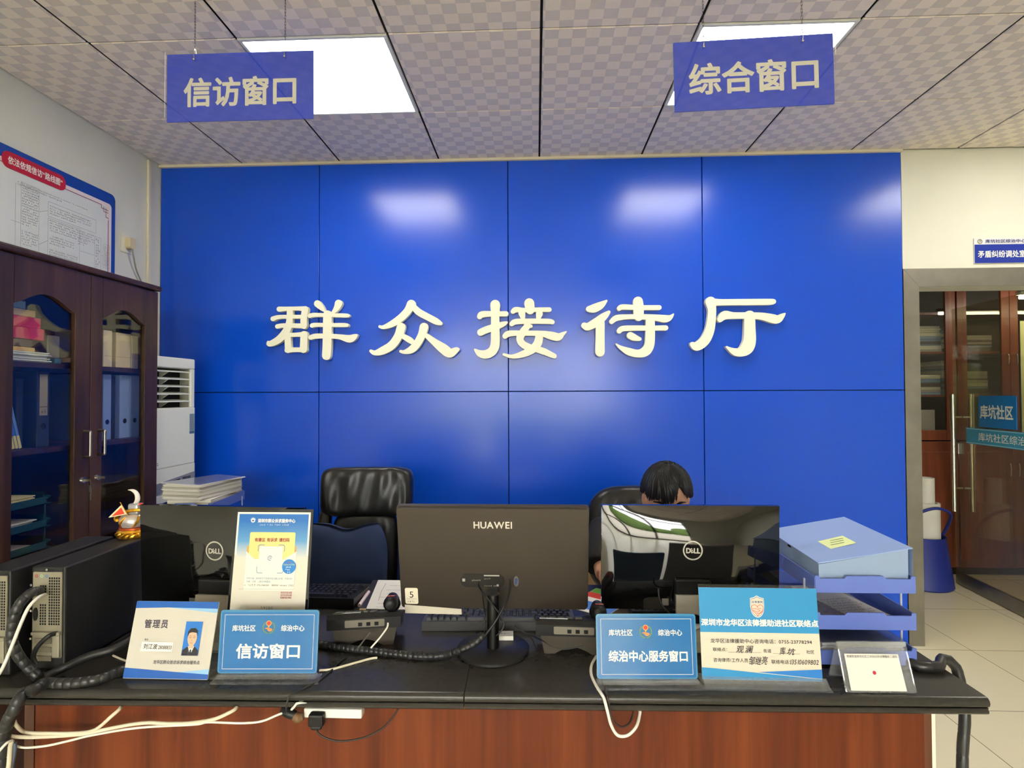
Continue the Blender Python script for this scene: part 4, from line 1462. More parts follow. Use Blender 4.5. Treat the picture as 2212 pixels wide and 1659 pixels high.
k.build('lettering', mat('faint_ink', (120, 122, 126), .7), t, local=True)
pa, pb = at(776, 1308, Z=TZ + .006), at(796, 1279, Z=TZ + .006)
t = thing('marker_pen', 'pale pink marker pen lying beside the clipboard', 'pen', (pa.x, pa.y, TZ), 0)
d = (pb - pa)
MB().tube([(0, 0, .006), tuple(d * .62 + Vector((0, 0, .006)))], .006, 12, 0).build('barrel', mat('pen_pink', (226, 208, 206), .4), t, smooth=50, local=True)
MB().tube([tuple(d * .621 + Vector((0, 0, .006))), tuple(d + Vector((0, 0, .006)))], .0066, 12, 0).build('cap', mat('pen_cap', (214, 190, 190), .4), t, smooth=50, local=True)
# little stack of cards on the round stand
t = thing('card_stack', 'small stack of white cards on the round monitor stand', 'cards', (-.088, 1.565, TZ + .0102), .05)
MB().box((-.022, -.018, 0), (.022, .018, .012), .001).build('cards', PAPER, t, local=True)
k = MB(T(0, 0, .0122))
dashes(k, -.014, -.004, .026, .008, seed=12)
k.build('lettering', mat('faint_ink', (120, 122, 126)), t, local=True)
# coloured leaflet by the seated person's elbow
p0 = at(1288, 1270, Z=TZ + .002)
t = thing('colour_leaflet', 'leaflet with green, red and blue bands half behind the glossy monitor', 'leaflet', (p0.x, p0.y, TZ), -.62)
MB().box((0, -.21, 0), (.15, 0, .002)).build('sheet', PAPER, t, local=True)
for nm, cc, y0, y1 in (('green_band', (112, 176, 72), -.045, -.001), ('red_band', (200, 60, 52), -.09, -.046), ('blue_band', (70, 120, 196), -.19, -.125)):
    MB().rect(.001, y0, .149, y1, .0022).build(nm, mat('leaflet_' + nm, cc, .5), t, local=True)

# ------------------------------------------------------------------ letter trays near the counter end
TRAYB = mat('tray_blue', (92, 112, 188), .4)
def tray_stack(label, loc, rz, w_, d_, levels, grp=None):
    t = thing('letter_tray_stack', label, 'letter tray', loc, rz, grp)
    for z in levels:
        b = MB()
        b.box((-w_ / 2, 0, z), (w_ / 2, d_, z + .003))
        b.box((-w_ / 2, d_ - .003, z), (w_ / 2, d_, z + .043))
        for sx in (-1, 1):
            b.prism([(0, z), (d_, z), (d_, z + .043), (0, z + .040)], sx * w_ / 2 - .0015, sx * w_ / 2 + .0015, YZ)
        f = [(-w_ / 2, z), (w_ / 2, z), (w_ / 2, z + .043), (w_ / 2 - .01, z + .043), (w_ / 2 - .012, z + .036), (.052, z + .036), (.046, z + .043), (-.046, z + .043), (-.052, z + .036), (-w_ / 2 + .012, z + .036), (-w_ / 2 + .01, z + .043), (-w_ / 2, z + .043)]
        b.prism(f, 0, .004, face((0, .002, 0)))
        b.build('tray', TRAYB, t, local=True)
    r = MB()
    for (x, y) in ((-w_ / 2 - .003, .05), (w_ / 2 + .003, .06), (-w_ / 2 - .003, d_ - .03), (w_ / 2 + .003, d_ - .03)):
        r = MB()
        r.cyl((x, y, levels[0]), (x, y, levels[-1] + .02), .0028, seg=10)
        r.build('riser_rod', mat('rod_clear', (176, 182, 204), .2), t, smooth=50, local=True)
    return t
TX, TY = .839, 1.452
tray_stack('three tier blue letter tray stack at the counter end holding papers and a file box', (TX, TY, TZ), .005, .25, .33, (.006, .095, .188))
sleeve = glassmat('plastic_sleeve', (235, 238, 245), .12)
GREYP = mat('print_grey', (150, 148, 156), .6, var=.22, vs=60)
t = paper_sheets('paper_pile', 'grey printed papers in the middle blue letter tray', 'papers', TX - .012, TY + .16, .19, .27, TZ + .099, 6, .05, GREYP)
t = paper_sheets('paper_sheet', 'white printed sheet lying askew on the grey papers in the middle tray', 'paper', TX + .02, TY + .16, .11, .26, TZ + .1068, 2, .22, PAPER, jit=.001)
k = MB(T(0, 0, .003))
for q in range(9):
    dashes(k, -.06, -.12 + q * .016, .10, .008, seed=70 + q)
k.build('print_lines', mat('faint_ink', (120, 122, 126)), t, local=True)
t = paper_sheets('document_sleeve', 'clear plastic sleeve of documents in the lowest blue letter tray', 'papers', TX - .005, TY + .16, .215, .29, TZ + .0095, 16, .05, mat('doc_grey', (176, 178, 184), .5, var=.12, vs=30), th=.003)
MB().box((-.112, -.15, .0495), (.112, .15, .0505)).build('sleeve', sleeve, t, local=True)

# file box slanting in the top tray
FBM = mat('filebox_blue', (142, 166, 214), .42)
FBS = mat('filebox_side', (140, 160, 190), .45)
x0, x1, y0, y1 = .730, .955, TY + .012, TY + .315
zb = TZ + .193
zl, zr = 1.000, 1.040
zl2, zr2 = 1.008, 1.050
t = thing('file_box', 'light blue file box with a yellow note slanting in the top letter tray', 'file box', ((x0 + x1) / 2, (y0 + y1) / 2, zb), 0)
b = MB()
V8 = [(x0, y0, zb), (x1, y0, zb + .004), (x1, y1, zb + .004), (x0, y1, zb), (x0, y0, zl - .004), (x1, y0, zr - .004), (x1, y1, zr2 - .004), (x0, y1, zl2 - .004)]
b.add(V8, [(3, 2, 1, 0), (0, 1, 5, 4), (1, 2, 6, 5), (2, 3, 7, 6), (3, 0, 4, 7), (4, 5, 6, 7)])
b.build('box_body', FBS, t)
def lidpt(u, v, dz=0):
    x = x0 - .004 + (x1 - x0 + .012) * u
    y = y0 - .006 + (y1 - y0 + .010) * v
    z = (zl * (1 - u) + zr * u) * (1 - v) + (zl2 * (1 - u) + zr2 * u) * v
    return (x, y, z + dz)
b = MB()
b.add([lidpt(u, v, dz) for dz in (-.001, .0015) for (u, v) in ((0, 0), (1, 0), (1, 1), (0, 1))], [(3, 2, 1, 0), (4, 5, 6, 7), (0, 1, 5, 4), (1, 2, 6, 5), (2, 3, 7, 6), (3, 0, 4, 7)])
b.add([lidpt(1.0, 0, -.07), lidpt(1.0, 1, -.07), lidpt(1.0, 1, .0015), lidpt(1.0, 0, .0015)], [(0, 1, 2, 3)])
b.build('lid', FBM, t)
b = MB()
q = [lidpt(u, v, .0026) for (u, v) in ((.30, .24), (.62, .28), (.62, .50), (.30, .46))]
b.add(q, [(0, 1, 2, 3)])
b.build('sticky_note', mat('note_yellow', (224, 236, 168), .6), t)
b = MB()
for k in range(3):
    u0, v0 = .36 + .03 * k, .32 + .05 * k
    b.add([lidpt(u, v, .0034) for (u, v) in ((u0, v0), (u0 + .16, v0 + .01), (u0 + .16, v0 + .022), (u0, v0 + .012))], [(0, 1, 2, 3)])
b.build('handwriting', mat('note_ink', (150, 168, 110), .6), t)
MB().box((x0 - .003, y0 + .15, zl - .004), (x0 + .012, y0 + .17, zl + .006), .001).build('catch', CHROME, t)

# low cabinet by the back corner with another tray and a thick pile of papers
lowx0, lowx1, lowy0, lowy1 = -1.80, -1.28, 2.42, 2.98
t = thing('low_cabinet', 'low brown cabinet behind the monitor under the pile of papers', 'cabinet', ((lowx0 + lowx1) / 2, (lowy0 + lowy1) / 2, 0), 0)
MB().box((lowx0, lowy0, 0), (lowx1, lowy1, TZ), .004).build('body', darkwood, t)
MB().box((lowx0 + .02, lowy0 - .016, .06), (lowx1 - .02, lowy0 - .001, TZ - .03), .003).build('door', darkwood, t)
tray_stack('two tier blue letter tray by the air conditioner under a thick paper pile', (-1.625, 2.49, TZ), .06, .235, .33, (.01, .155))
t = thing('paper_pile', 'thick uneven pile of documents with a clear folder on top beside the air conditioner', 'papers', (-1.635, 2.653, TZ + .159), .06)
cols = [(222, 218, 204), (206, 200, 184), (232, 230, 222), (190, 184, 168)]
r = random.Random(5)
z = 0
kk = 0
while z < .112:
    h = r.uniform(.006, .013)
    dx, dy, a_ = r.uniform(-.004, .004), r.uniform(-.008, .008), r.uniform(-.03, .03)
    if kk > 4:
        a_ -= .2
    b = MB(T(dx, dy, z) @ rot('Z', a_))
    n = max(2, int(h / .0016))
    for q in range(n):
        o = r.uniform(-.002, .002)
        b.box((-.10 + o, -.145 + o, q * h / n), (.10 + o, .145 + o, (q + .85) * h / n))
    b.build('document', mat('doc_%d' % (kk % 4), cols[kk % 4], .7), t, local=True)
    z += h
    kk += 1
b = MB(T(.0, .0, z) @ rot('Z', -.45))
b.box((-.105, -.15, 0), (.105, .15, .003))
b.build('top_sheet', PAPER, t, local=True)
k = MB(T(.0, .0, z + .0034) @ rot('Z', -.45))
for q in range(10):
    dashes(k, -.07, .11 - q * .022, .14, .010, seed=80 + q)
k.build('print_lines', mat('faint_ink', (120, 122, 126)), t, local=True)
b = MB(T(.012, .01, z + .004) @ rot('Z', -.30))
b.box((-.11, -.155, 0), (.11, .155, .001))
b.build('clear_folder', sleeve, t, local=True)

# ------------------------------------------------------------------ chairs
LEA = mat('black_leather', (20, 20, 22), .34, bump=.12, bs=260, spec=.5)
def pad(cx, cy, cz, w_, d_, h_, rx=0.0, e=5.0, wr=0.0, n=28, seed=0, ez=None):
    """puffy upholstered cushion: super-ellipsoid with soft vertical wrinkles"""
    b = MB(T(cx, cy, cz) @ rot('X', rx))
    vs, fs = [], []
    ez = ez or e
    r = random.Random(seed)
    ph = [r.uniform(0, 6) for _ in range(4)]
    # evenly spread columns and rows, closer together where the edges round over
    def spread(k, m):
        t = -1 + 2 * k / m
        return math.copysign(1 - (1 - abs(t)) ** 1.35, t)
    NX, NZ = n * 2, n
    ring = [(spread(k, NX), -1) for k in range(NX)] + [(spread(k, NX), 1) for k in range(NX, 0, -1)]
    NU = len(ring)
    for j in range(NZ + 1):
        q_ = spread(j, NZ)
        sc = max(0.0, 1 - abs(q_) ** ez) ** (1 / ez)
        for (xx, sg) in ring:
            th = max(0.0, 1 - abs(xx) ** e) ** (1 / 2.4)
            x, y, z = w_ / 2 * xx * max(sc, .02), sg * d_ / 2 * th * sc ** .8, h_ / 2 * q_
            if wr and sg < 0:
                f = (1 - abs(q_) ** 3) * (1 - abs(xx) ** 6)
                y += wr * f * (math.sin(10 * xx + ph[0] + 1.6 * q_) * (.6 + .4 * math.sin(4 * xx + ph[2])) + .5 * math.sin(19 * xx + ph[1] - 2.2 * q_))
            vs.append((x, y, z))
    for j in range(NZ):
        for i in range(NU):
            i2 = (i + 1) % NU
            fs.append((j * NU + i, j * NU + i2, (j + 1) * NU + i2, (j + 1) * NU + i))
    fs.append(tuple(range(NU - 1, -1, -1)))
    fs.append(tuple(NZ * NU + i for i in range(NU)))
    return b.add(vs, fs)
def office_chair(label, loc, rz, w_, top, rounding, wr, armx, armz=.68):
    t = thing('office_chair', label, 'chair', loc, rz, 'black leather office chairs')
    cy = .22
    if rounding < 4:
        bk = pad(0, cy + .02, (top + .50) / 2, w_, .14, top - .50, -.10, rounding, .004, seed=3)
        bk.build('backrest', LEA, t, smooth=70, local=True, weld=True)
    else:
        pad(0, cy + .045, top - .115, w_, .13, .225, -.10, rounding, wr, seed=1, ez=6).build('headrest', LEA, t, smooth=70, local=True, weld=True)
        b = pad(0, cy + .015, (top - .21 + .48) / 2, w_ - .12, .10, top - .21 - .48, -.08, 6, .003, seed=2)
        b.build('backrest', LEA, t, smooth=70, local=True, weld=True)
        for sx in (-1, 1):
            s_ = MB()
            s_.tube([(sx * (w_ / 2 - .035), cy - .03, .50, .028), (sx * (w_ / 2 - .02), cy - .02, .65, .032), (sx * (w_ / 2 - .028), cy + .01, top - .24, .03), (sx * (w_ / 2 - .035), cy + .035, top - .2, .026)], .03, 12, 5)
            s_.build('side_bolster', LEA, t, smooth=60, local=True)
    pad(0, -.02, .43, .50, .50, .12, 0, 5, 0).build('seat', LEA, t, smooth=70, local=True, weld=True)
    for sx in (-1, 1):
        a = MB()
        a.tube([(sx * armx, .20, armz - .07, .018), (sx * armx, .19, armz - .02, .02), (sx * armx, .10, armz, .026), (sx * armx, -.12, armz - .01, .026), (sx * armx, -.2, armz - .05, .02), (sx * armx, -.14, .47, .018), (sx * (armx - .04), -.06, .43, .018)], .022, 10, 5)
        a.build('armrest', LEA, t, smooth=60, local=True)
    MB().cyl((0, 0, .09), (0, 0, .41), .028, seg=16).build('gas_post', CHROME, t, smooth=50, local=True)
    for k in range(5):
        an = 2 * PI * k / 5 + .3
        MB().tube([(0, 0, .10, .03), (.15 * math.cos(an), .15 * math.sin(an), .09, .024), (.29 * math.cos(an), .29 * math.sin(an), .068, .016)], .02, 8, 4).build('base_leg', BLACKPL, t, smooth=50, local=True)
        x, y = .285 * math.cos(an), .285 * math.sin(an)
        MB().cyl((x - .02 * math.sin(an), y + .02 * math.cos(an), .028), (x + .02 * math.sin(an), y - .02 * math.cos(an), .028), .028, seg=14).build('caster', BLACKPL, t, smooth=50, local=True)
    return t
office_chair('empty black leather office chair with a wrinkled square headrest', (-.768, 2.27, 0), .06, .425, 1.105, 10, .007, .25, .70)
office_chair('black leather office chair with a rounded back, occupied by the seated person', (.455, 2.375, 0), -.05, .47, 1.005, 3.2, .004, .275, .66)

# navy lumbar cushion leaning in the empty chair
t = thing('back_cushion', 'navy blue back cushion with a dipped top edge on the empty leather chair', 'cushion', (-.80, 2.27, .52), .04)
b = MB(T(0, .0, .19) @ rot('X', -.12))
vs, fs = [], []
N, M_ = 40, 30
for s_ in (-1, 1):
    for i in range(N + 1):
        for j in range(M_ + 1):
            u, v = -1 + 2 * i / N, -1 + 2 * j / M_
            x = .18 * u * (1 - .03 * v * v * v) * (1 - .05 * max(0, v) ** 6)
            top = 1 - .13 * math.exp(-((u - .05) / .36) ** 2) - .30 * max(0, abs(u) - .80) ** 2 / .04
            z = .19 * (v * top if v > 0 else v)
            d = .052 * ((1 - abs(u) ** 4) * (1 - abs(v) ** 4)) ** .5 - .018 * (1 - u * u)
            vs.append((x, s_ * d if s_ < 0 else d * .6, z))
K = (N + 1) * (M_ + 1)
for s_ in (0, 1):
    for i in range(N):
        for j in range(M_):
            a = s_ * K + i * (M_ + 1) + j
            f = (a, a + M_ + 1, a + M_ + 2, a + 1)
            fs.append(f if s_ == 0 else f[::-1])
b.add(vs, fs)
edge = [i * (M_ + 1) for i in range(N + 1)] + [N * (M_ + 1) + j for j in range(1, M_ + 1)] + [i * (M_ + 1) + M_ for i in range(N - 1, -1, -1)] + [j for j in range(M_ - 1, 0, -1)]
n = len(edge)
b.add([], [])
b.f += [(edge[i], edge[(i + 1) % n], K + edge[(i + 1) % n], K + edge[i]) for i in range(n)]
b.build('cushion_body', mat('navy_velvet', (24, 42, 78), .85, bump=.2, bs=400, var=.08, vs=12), t, smooth=70, local=True)

# tan cabinet by the blue wall, glimpsed between the monitors
t = thing('side_cabinet', 'low tan wooden cabinet against the blue wall, glimpsed between two monitors', 'cabinet', (.42, 3.08, 0), 0)
MB().box((.02, 2.95, 0), (.62, 3.21, .665), .003).build('body', wood('tan_veneer', (134, 106, 70), (158, 128, 88), (172, 142, 104), (8, 8, 1), .5), t)
MB().box((0, 2.93, .666), (.64, 3.225, .695), .003).build('top', wood('red_brown_veneer', (64, 32, 22), (80, 42, 30), (94, 54, 40), (1, 10, 10), .4), t)
MB().box((.03, 2.938, .05), (.60, 2.949, .60), .002).build('door', MATS['tan_veneer'], t)
# ------------------------------------------------------------------ glass fronted bookcase along the left wall
CABW = wood('bookcase_wood', (38, 24, 17), (56, 36, 26), (70, 46, 33), (10, 10, 0.6), .32)
CABI = mat('bookcase_inside', (22, 20, 30), .6)
CX0, CX1, CY0, CY1, CZ = -2.258, -1.90, 1.832, 2.658, 1.955
FX = Matrix(((0, 0, 1, 0), (1, 0, 0, 0), (0, 1, 0, 0), (0, 0, 0, 1)))     # x -> +Y, y -> +Z, normal -> +X
case = thing('bookcase', 'tall dark brown glass fronted bookcase below the wall notice board', 'bookcase', (CX1 - .19, (CY0 + CY1) / 2, 0))
b = MB()
b.box((CX0, CY0, 0), (CX1, CY0 + .02, CZ))
b.box((CX0, CY1 - .02, 0), (CX1, CY1, CZ))
b.box((CX0, CY0 + .02, 0), (CX1, CY1 - .02, .06))
b.box((CX0, CY0 + .02, CZ - .02), (CX1, CY1 - .02, CZ))
b.box((CX1 - .02, (CY0 + CY1) / 2 - .012, .06), (CX1 - .001, (CY0 + CY1) / 2 + .012, CZ - .02))
b.build('carcass', CABW, case)
MB().box((CX0, CY0 + .021, .061), (CX0 + .008, CY1 - .021, CZ - .021)).build('back_board', CABI, case)
MB().box((CX0, CY0 - .012, CZ), (CX1 + .038, CY1 + .006, CZ + .026), .008, 2).build('cornice', CABW, case)
SHZ = (.835, 1.235, 1.568)
for z in SHZ:
    MB().box((CX0 + .009, CY0 + .021, z - .02), (CX1 - .025, CY1 - .021, z)).build('shelf', CABW, case)
tint = glassmat('bookcase_glass', (250, 250, 250), .015)
for (a, c_, g0, g1, hy, kx) in ((CY0 + .003, 2.2425, 1.900, 2.164, 2.213, 1), (2.2455, CY1 - .002, 2.308, 2.566, 2.290, 0)):
    z0, z1, gz0 = .04, CZ - .003, .62
    ge = 1.776
    b = MB()
    X0, X1 = CX1 + .001, CX1 + .021
    b.box((X0, a, z0), (X1, g0, z1), .002, 1)
    b.box((X0, g1, z0), (X1, c_, z1), .002, 1)
    b.box((X0, g0, z0), (X1, g1, gz0), .001, 1)
    ws = [(g0 + (g1 - g0) * k / 24, ge + .052 * abs(math.sin(PI * k / 24)) ** 1.35) for k in range(25)]
    b.prism(ws + [(g1, z1), (g0, z1)], X0, X1, FX)
    d = b.build('door', CABW, case)
    pn = MB().box((X0 + .004, g0 - .004, gz0 - .004), (X0 + .007, g1 + .004, ge + .055)).build('glass_pane', tint, d)
    h = MB().tube([(X1, hy, 1.185), (X1 + .026, hy, 1.188), (X1 + .028, hy, 1.20), (X1 + .028, hy, 1.275), (X1 + .026, hy, 1.288), (X1, hy, 1.29)], .006, 10, 4)
    h.build('handle', mat('handle_steel', (150, 144, 138), .32, 1.0), d, smooth=50)
    h = MB().cyl((X1, hy - .006, 1.088), (X1 + .008, hy - .006, 1.088), .013, .011, 20)
    h.build('lock', CHROME, d, smooth=40)
    k = MB()
    k.box((X1 + .008, hy - .007, 1.083), (X1 + .034, hy - .0055, 1.093))
    if kx:
        k.tube([(X1 + .034, hy - .006, 1.088), (X1 + .036, hy - .004, 1.075), (X1 + .034, hy - .002, 1.062)], .0012, 6, 3)
        k.box((X1 + .031, hy - .004, 1.005), (X1 + .033, hy + .002, 1.062))
        k.box((X1 + .028, hy - .005, 1.04), (X1 + .030, hy - .001, 1.066))
    k.build('key', mat('key_metal', (150, 142, 124), .35, 1.0), d)

# things on its shelves
def yx(px, py, X):
    return at(px, py, X=X).y
def boxthing(name, label, cat, lo, hi, m_, bev=.002, group=None):
    t = thing(name, label, cat, ((lo[0] + hi[0]) / 2, (lo[1] + hi[1]) / 2, lo[2]), 0, group)
    return t, MB().box(lo, hi, bev, 1)
S3 = SHZ[2] + .0008
XF = -1.955
ya = CY0 + .03
b = MB()
rr = random.Random(8)
t = thing('paper_pile', 'pile of white and cream papers at the bottom of the upper bookcase shelf', 'papers', (-2.08, 1.97, S3))
for k in range(9):
    o = rr.uniform(-.006, .006)
    b.box((-2.24, ya, S3 + k * .0045), (XF + .012 + o, yx(100, 765, XF) + o, S3 + k * .0045 + .0038))
b.build('sheets', mat('paper_cool', (214, 220, 214), .7), t)
zt = S3 + .0412
def stacked(name, label, cat, y1, h, m_, x1=XF, group=None, lid=None):
    global zt
    t, q = boxthing(name, label, cat, (-2.24, ya, zt), (x1, y1, zt + h), m_, .0015, group)
    q.build('box_body', m_, t)
    if lid:
        MB().box((-2.2405, ya - .0005, zt + h * .55), (x1 + .0015, y1 + .0015, zt + h * .6)).build('lid_line', lid, t)
    zt += h + .0008
    return t
stacked('folder_pile', 'brown folder lying on the white paper pile in the bookcase', 'folder', yx(76, 752, XF), .016, mat('folder_tan', (196, 164, 110), .6))
stacked('flat_box', 'flat dark grey box under the pink boxes in the bookcase', 'box', yx(70, 742, XF), .030, mat('box_umber', (92, 78, 72), .6))
stacked('gift_box', 'lower bright pink box on the upper bookcase shelf', 'box', yx(93, 730, XF), .043, mat('box_pink', (190, 44, 88), .55), XF + .004, 'pink boxes in the bookcase')
stacked('gift_box', 'upper bright pink box on the upper bookcase shelf, under the cream box', 'box', yx(88, 705, XF), .042, mat('box_pink', (190, 44, 88)), XF + .001, 'pink boxes in the bookcase')
stacked('cream_box', 'cream cardboard box on top of the pink boxes in the bookcase', 'box', yx(77, 682, XF), .026, mat('box_cream', (206, 180, 138), .6))
stacked('teal_box', 'small blue green and cream box topping the pile in the bookcase', 'box', yx(56, 655, XF), .030, mat('box_teal', (120, 156, 162), .5))
# upright card, a dark red certificate behind it and small boxes
y0, y1 = yx(107, 720, -2.0), yx(132, 720, -2.0)
t, q = boxthing('white_card', 'white upright card beside the pink boxes in the bookcase', 'card', (-2.012, y0, S3), (-2.006, y1, S3 + .12), PAPER, .001)
q.build('card', PAPER, t)
t, q = boxthing('certificate_cover', 'dark red certificate cover standing behind the white card in the bookcase', 'certificate', (-2.09, y0 - .01, S3), (-2.075, y1 + .055, S3 + .15), None, .002)
q.build('cover', mat('cert_red', (104, 28, 36), .45), t)
t, q = boxthing('small_box', 'small pale blue box in front of the white card in the bookcase', 'box', (-1.99, y0 - .012, S3 + .0002), (-1.965, y0 + .02, S3 + .024), None, .002)
q.build('box_body', mat('box_aqua', (116, 178, 190), .5), t)
t = thing('stapler', 'small black and tan stapler on the upper bookcase shelf', 'stapler', (-1.965, y1 + .02, S3))
MB().box((-1.99, y1 - .012, S3), (-1.955, y1 + .075, S3 + .008), .003).build('base', BLACKPL, t)
MB().prism([(y1 - .012, S3 + .010), (y1 + .072, S3 + .012), (y1 + .074, S3 + .022), (y1 + .03, S3 + .034), (y1 - .012, S3 + .028)], -1.986, -1.96, FX).build('arm', mat('stapler_tan', (190, 160, 112), .4), t)
# cream archive boxes on the upper right
cb = mat('archive_cream', (212, 198, 162), .6, var=.05, vs=20)
for lb, p0, p1, h in (('cream archive box nearest the middle of the upper bookcase shelf', 224, 243, .168), ('wide cream archive box in the middle of three on the upper shelf', 251, 283, .165), ('narrow cream archive box at the far end of the upper bookcase shelf', 285, 299, .160)):
    y0, y1 = yx(p0, 720, XF), yx(p1, 720, XF)
    t, q = boxthing('archive_box', lb, 'archive box', (-2.24, y0, S3), (XF, y1, S3 + h), cb, .002, 'cream archive boxes on the upper shelf')
    q.build('box_body', cb, t)
    MB().box((XF + .0002, y0 + .004, S3 + .05), (XF + .0008, y1 - .004, S3 + .052)).build('fold_line', mat('fold_tan', (170, 150, 112), .7), t)
# lever arch files
S2 = SHZ[1] + .0008
def lever_arch(label, y0, y1, h, cm_, lab=None, x=XF, group='lever arch files in the bookcase'):
    t, q = boxthing('lever_arch_file', label, 'lever arch file', (x - .265, y0, S2), (x, y1, S2 + h), cm_, .002, group)
    q.build('spine', cm_, t)
    yc = (y0 + y1) / 2
    r0 = min(.012, (y1 - y0) * .32)
    MB(T(x, 0, 0)).add([], [])
    b = MB(T(x + .0006, 0, 0) @ FX)
    b.ring((yc, S2 + .082), r0 * .72, r0, 0, 24)
    b.build('finger_ring', CHROME, t)
    b = MB(T(x + .0005, 0, 0) @ FX)
    b.disc((yc, S2 + .082), r0 * .74, 0, 24)
    b.build('finger_hole', HOLE, t)
    if lab:
        b = MB(T(x + .0006, 0, 0) @ FX)
        b.rect(y0 + .010, S2 + .125, y1 - .010, S2 + .30 * h / .30 - .012)
        b.build('spine_label', mat('label_grey', (150, 140, 126), .6), t)
        b = MB(T(x + .0009, 0, 0) @ FX)
        dashes(b, y0 + .018, S2 + .135, (y1 - y0) - .036, .012, seed=8)
        b.rect(y0 + .010, S2 + .158, y1 - .010, S2 + .160)
        b.build('lettering', INK, t)
lb_ = mat('file_lightblue', (132, 156, 206), .5)
nb_ = mat('file_navy', (34, 48, 78), .5)
H3 = .300
lever_arch('light blue lever arch file nearest the door join in the bookcase', yx(223, 880, XF), yx(240.5, 880, XF), H3, lb_)
lever_arch('light blue lever arch file in the middle of the lower row in the bookcase', yx(259, 880, XF), yx(280, 880, XF), H3, lb_)
lever_arch('light blue lever arch file at the far end of the row in the bookcase', yx(281, 880, XF), yx(301, 880, XF), H3, lb_)
lever_arch('dark navy lever arch file set back between two light blue ones', yx(241.5, 880, XF), yx(258, 880, XF), H3 - .01, nb_, x=XF - .02)
lever_arch('dark navy lever arch file with a grey spine label behind the nearer glass door', yx(80, 880, XF), yx(107, 880, XF), .300, nb_, lab=True)
t, q = boxthing('navy_folder_box', 'wide navy document box behind the labelled file in the bookcase', 'box', (-2.24, yx(54, 970, XF) + .012, S2), (XF - .05, yx(80, 880, XF) - .006, S2 + .27), nb_, .002)
q.build('box_body', nb_, t)
for k, (lbl, cc) in enumerate((('pale blue magazine leaning farthest over in the bookcase corner', (150, 176, 216)), ('mid blue magazine in the middle of the three leaning in the bookcase', (62, 110, 190)), ('blue magazine with a cream foot leaning against the others in the bookcase', (96, 140, 204)))):
    yb = yx(33 + k * 7.5, 970, XF)
    t = thing('magazine', lbl, 'magazine', (XF - .1, yb, S2), 0, 'leaning magazines in the bookcase')
    M = T(XF - .005, yb, S2 + .004) @ rot('X', .24)
    MB(M).box((-.2, -.008, 0), (0, .003, .245)).build('cover', mat('mag_%d' % k, cc, .45), t)
    MB(M).box((.0002, -.008, .001), (.0008, .003, .05)).build('spine_foot', mat('mag_foot', (222, 212, 150), .5), t)
# teal letter tray on the lower shelf
S1 = SHZ[0] + .0008
tealm = glassmat('tray_teal', (70, 130, 140), .12)
t = thing('letter_tray', 'dark teal letter tray stack with papers on the lowest visible bookcase shelf', 'letter tray', (-2.08, 2.0, S1))
for z in (0, .085, .175):
    b = MB()
    ye, xe = yx(100, 1120, XF), XF + .02
    b.box((-2.2, ya, S1 + z), (xe, ye, S1 + z + .004))
    b.box((-2.2, ye - .003, S1 + z), (xe - .03, ye, S1 + z + .045))
    b.box((xe - .003, ya, S1 + z), (xe, ye - .02, S1 + z + .03))
    b.tube([(xe - .03, ye - .0015, S1 + z + .022), (xe - .008, ye - .006, S1 + z + .02), (xe - .0015, ye - .022, S1 + z + .016)], .014, 6, 4, flat=.2)
    b.build('tray', mat('tray_teal_solid', (34, 74, 80), .25), t)
for z in (0, .085):
    MB().cyl((XF - .01, yx(100, 1120, XF) + .0035, S1 + z + .004), (XF - .01, yx(100, 1120, XF) + .0035, S1 + z + .12), .003, seg=8).build('riser', mat('tray_teal_solid', (34, 74, 80)), t)
for z, n, m_, lb in ((.004, 4, PAPER, 'few white sheets in the lowest teal tray of the bookcase'), (.089, 7, PAPER, 'white papers in the middle teal tray of the bookcase'), (.179, 8, mat('paper_yellow', (212, 204, 160), .7), 'yellowish papers in the top teal tray of the bookcase')):
    t = thing('paper_pile', lb, 'papers', (-2.08, 2.0, S1 + z + .0005))
    b = MB()
    for k in range(n):
        o = rr.uniform(-.012, .004)
        b.box((-2.19, ya + .004, S1 + z + .0005 + k * .0045), (XF - .002 + o, yx(78, 1120, XF) + o, S1 + z + .0005 + k * .0045 + .0037))
    b.build('sheets', m_, t)

# ------------------------------------------------------------------ floor standing air conditioner
ax0, ax1, ay0, ay1, az = -2.275, -1.925, 2.676, 3.035, 1.642
t = thing('air_conditioner', 'white floor standing air conditioner in the corner behind the bookcase', 'air conditioner', ((ax0 + ax1) / 2, (ay0 + ay1) / 2, 0))
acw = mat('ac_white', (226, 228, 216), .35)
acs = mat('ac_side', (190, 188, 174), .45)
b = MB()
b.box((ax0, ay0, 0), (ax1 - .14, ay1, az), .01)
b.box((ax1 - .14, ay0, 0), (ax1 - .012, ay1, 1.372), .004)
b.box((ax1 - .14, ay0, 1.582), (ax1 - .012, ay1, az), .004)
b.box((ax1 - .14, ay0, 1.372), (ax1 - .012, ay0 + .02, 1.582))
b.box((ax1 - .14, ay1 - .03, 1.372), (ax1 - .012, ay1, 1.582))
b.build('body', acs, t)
b = MB()
b.box((ax1 - .012, ay0, 1.584), (ax1 + .004, ay1 - .012, az - .002), .006)
b.box((ax1 - .012, ay1 - .045, 1.372), (ax1 + .002, ay1 - .012, 1.584), .003)
b.build('front_frame', acw, t)
MB().box((ax1 - .012, ay0, 1.06), (ax1 + .006, ay1 - .012, 1.372), .006).build('front_panel', acw, t)
MB().box((ax1 - .012, ay0, .04), (ax1 + .004, ay1 - .012, .925), .006).build('lower_panel', acw, t)
b = MB(FX)
b.prism([(ay0, .93), (ay1 - .012, .955), (ay1 - .012, 1.012), (ay0, .985)], ax1 - .012, ax1 + .007)
b.build('control_band', mat('ac_band', (128, 132, 142), .4), t)
b = MB(FX)
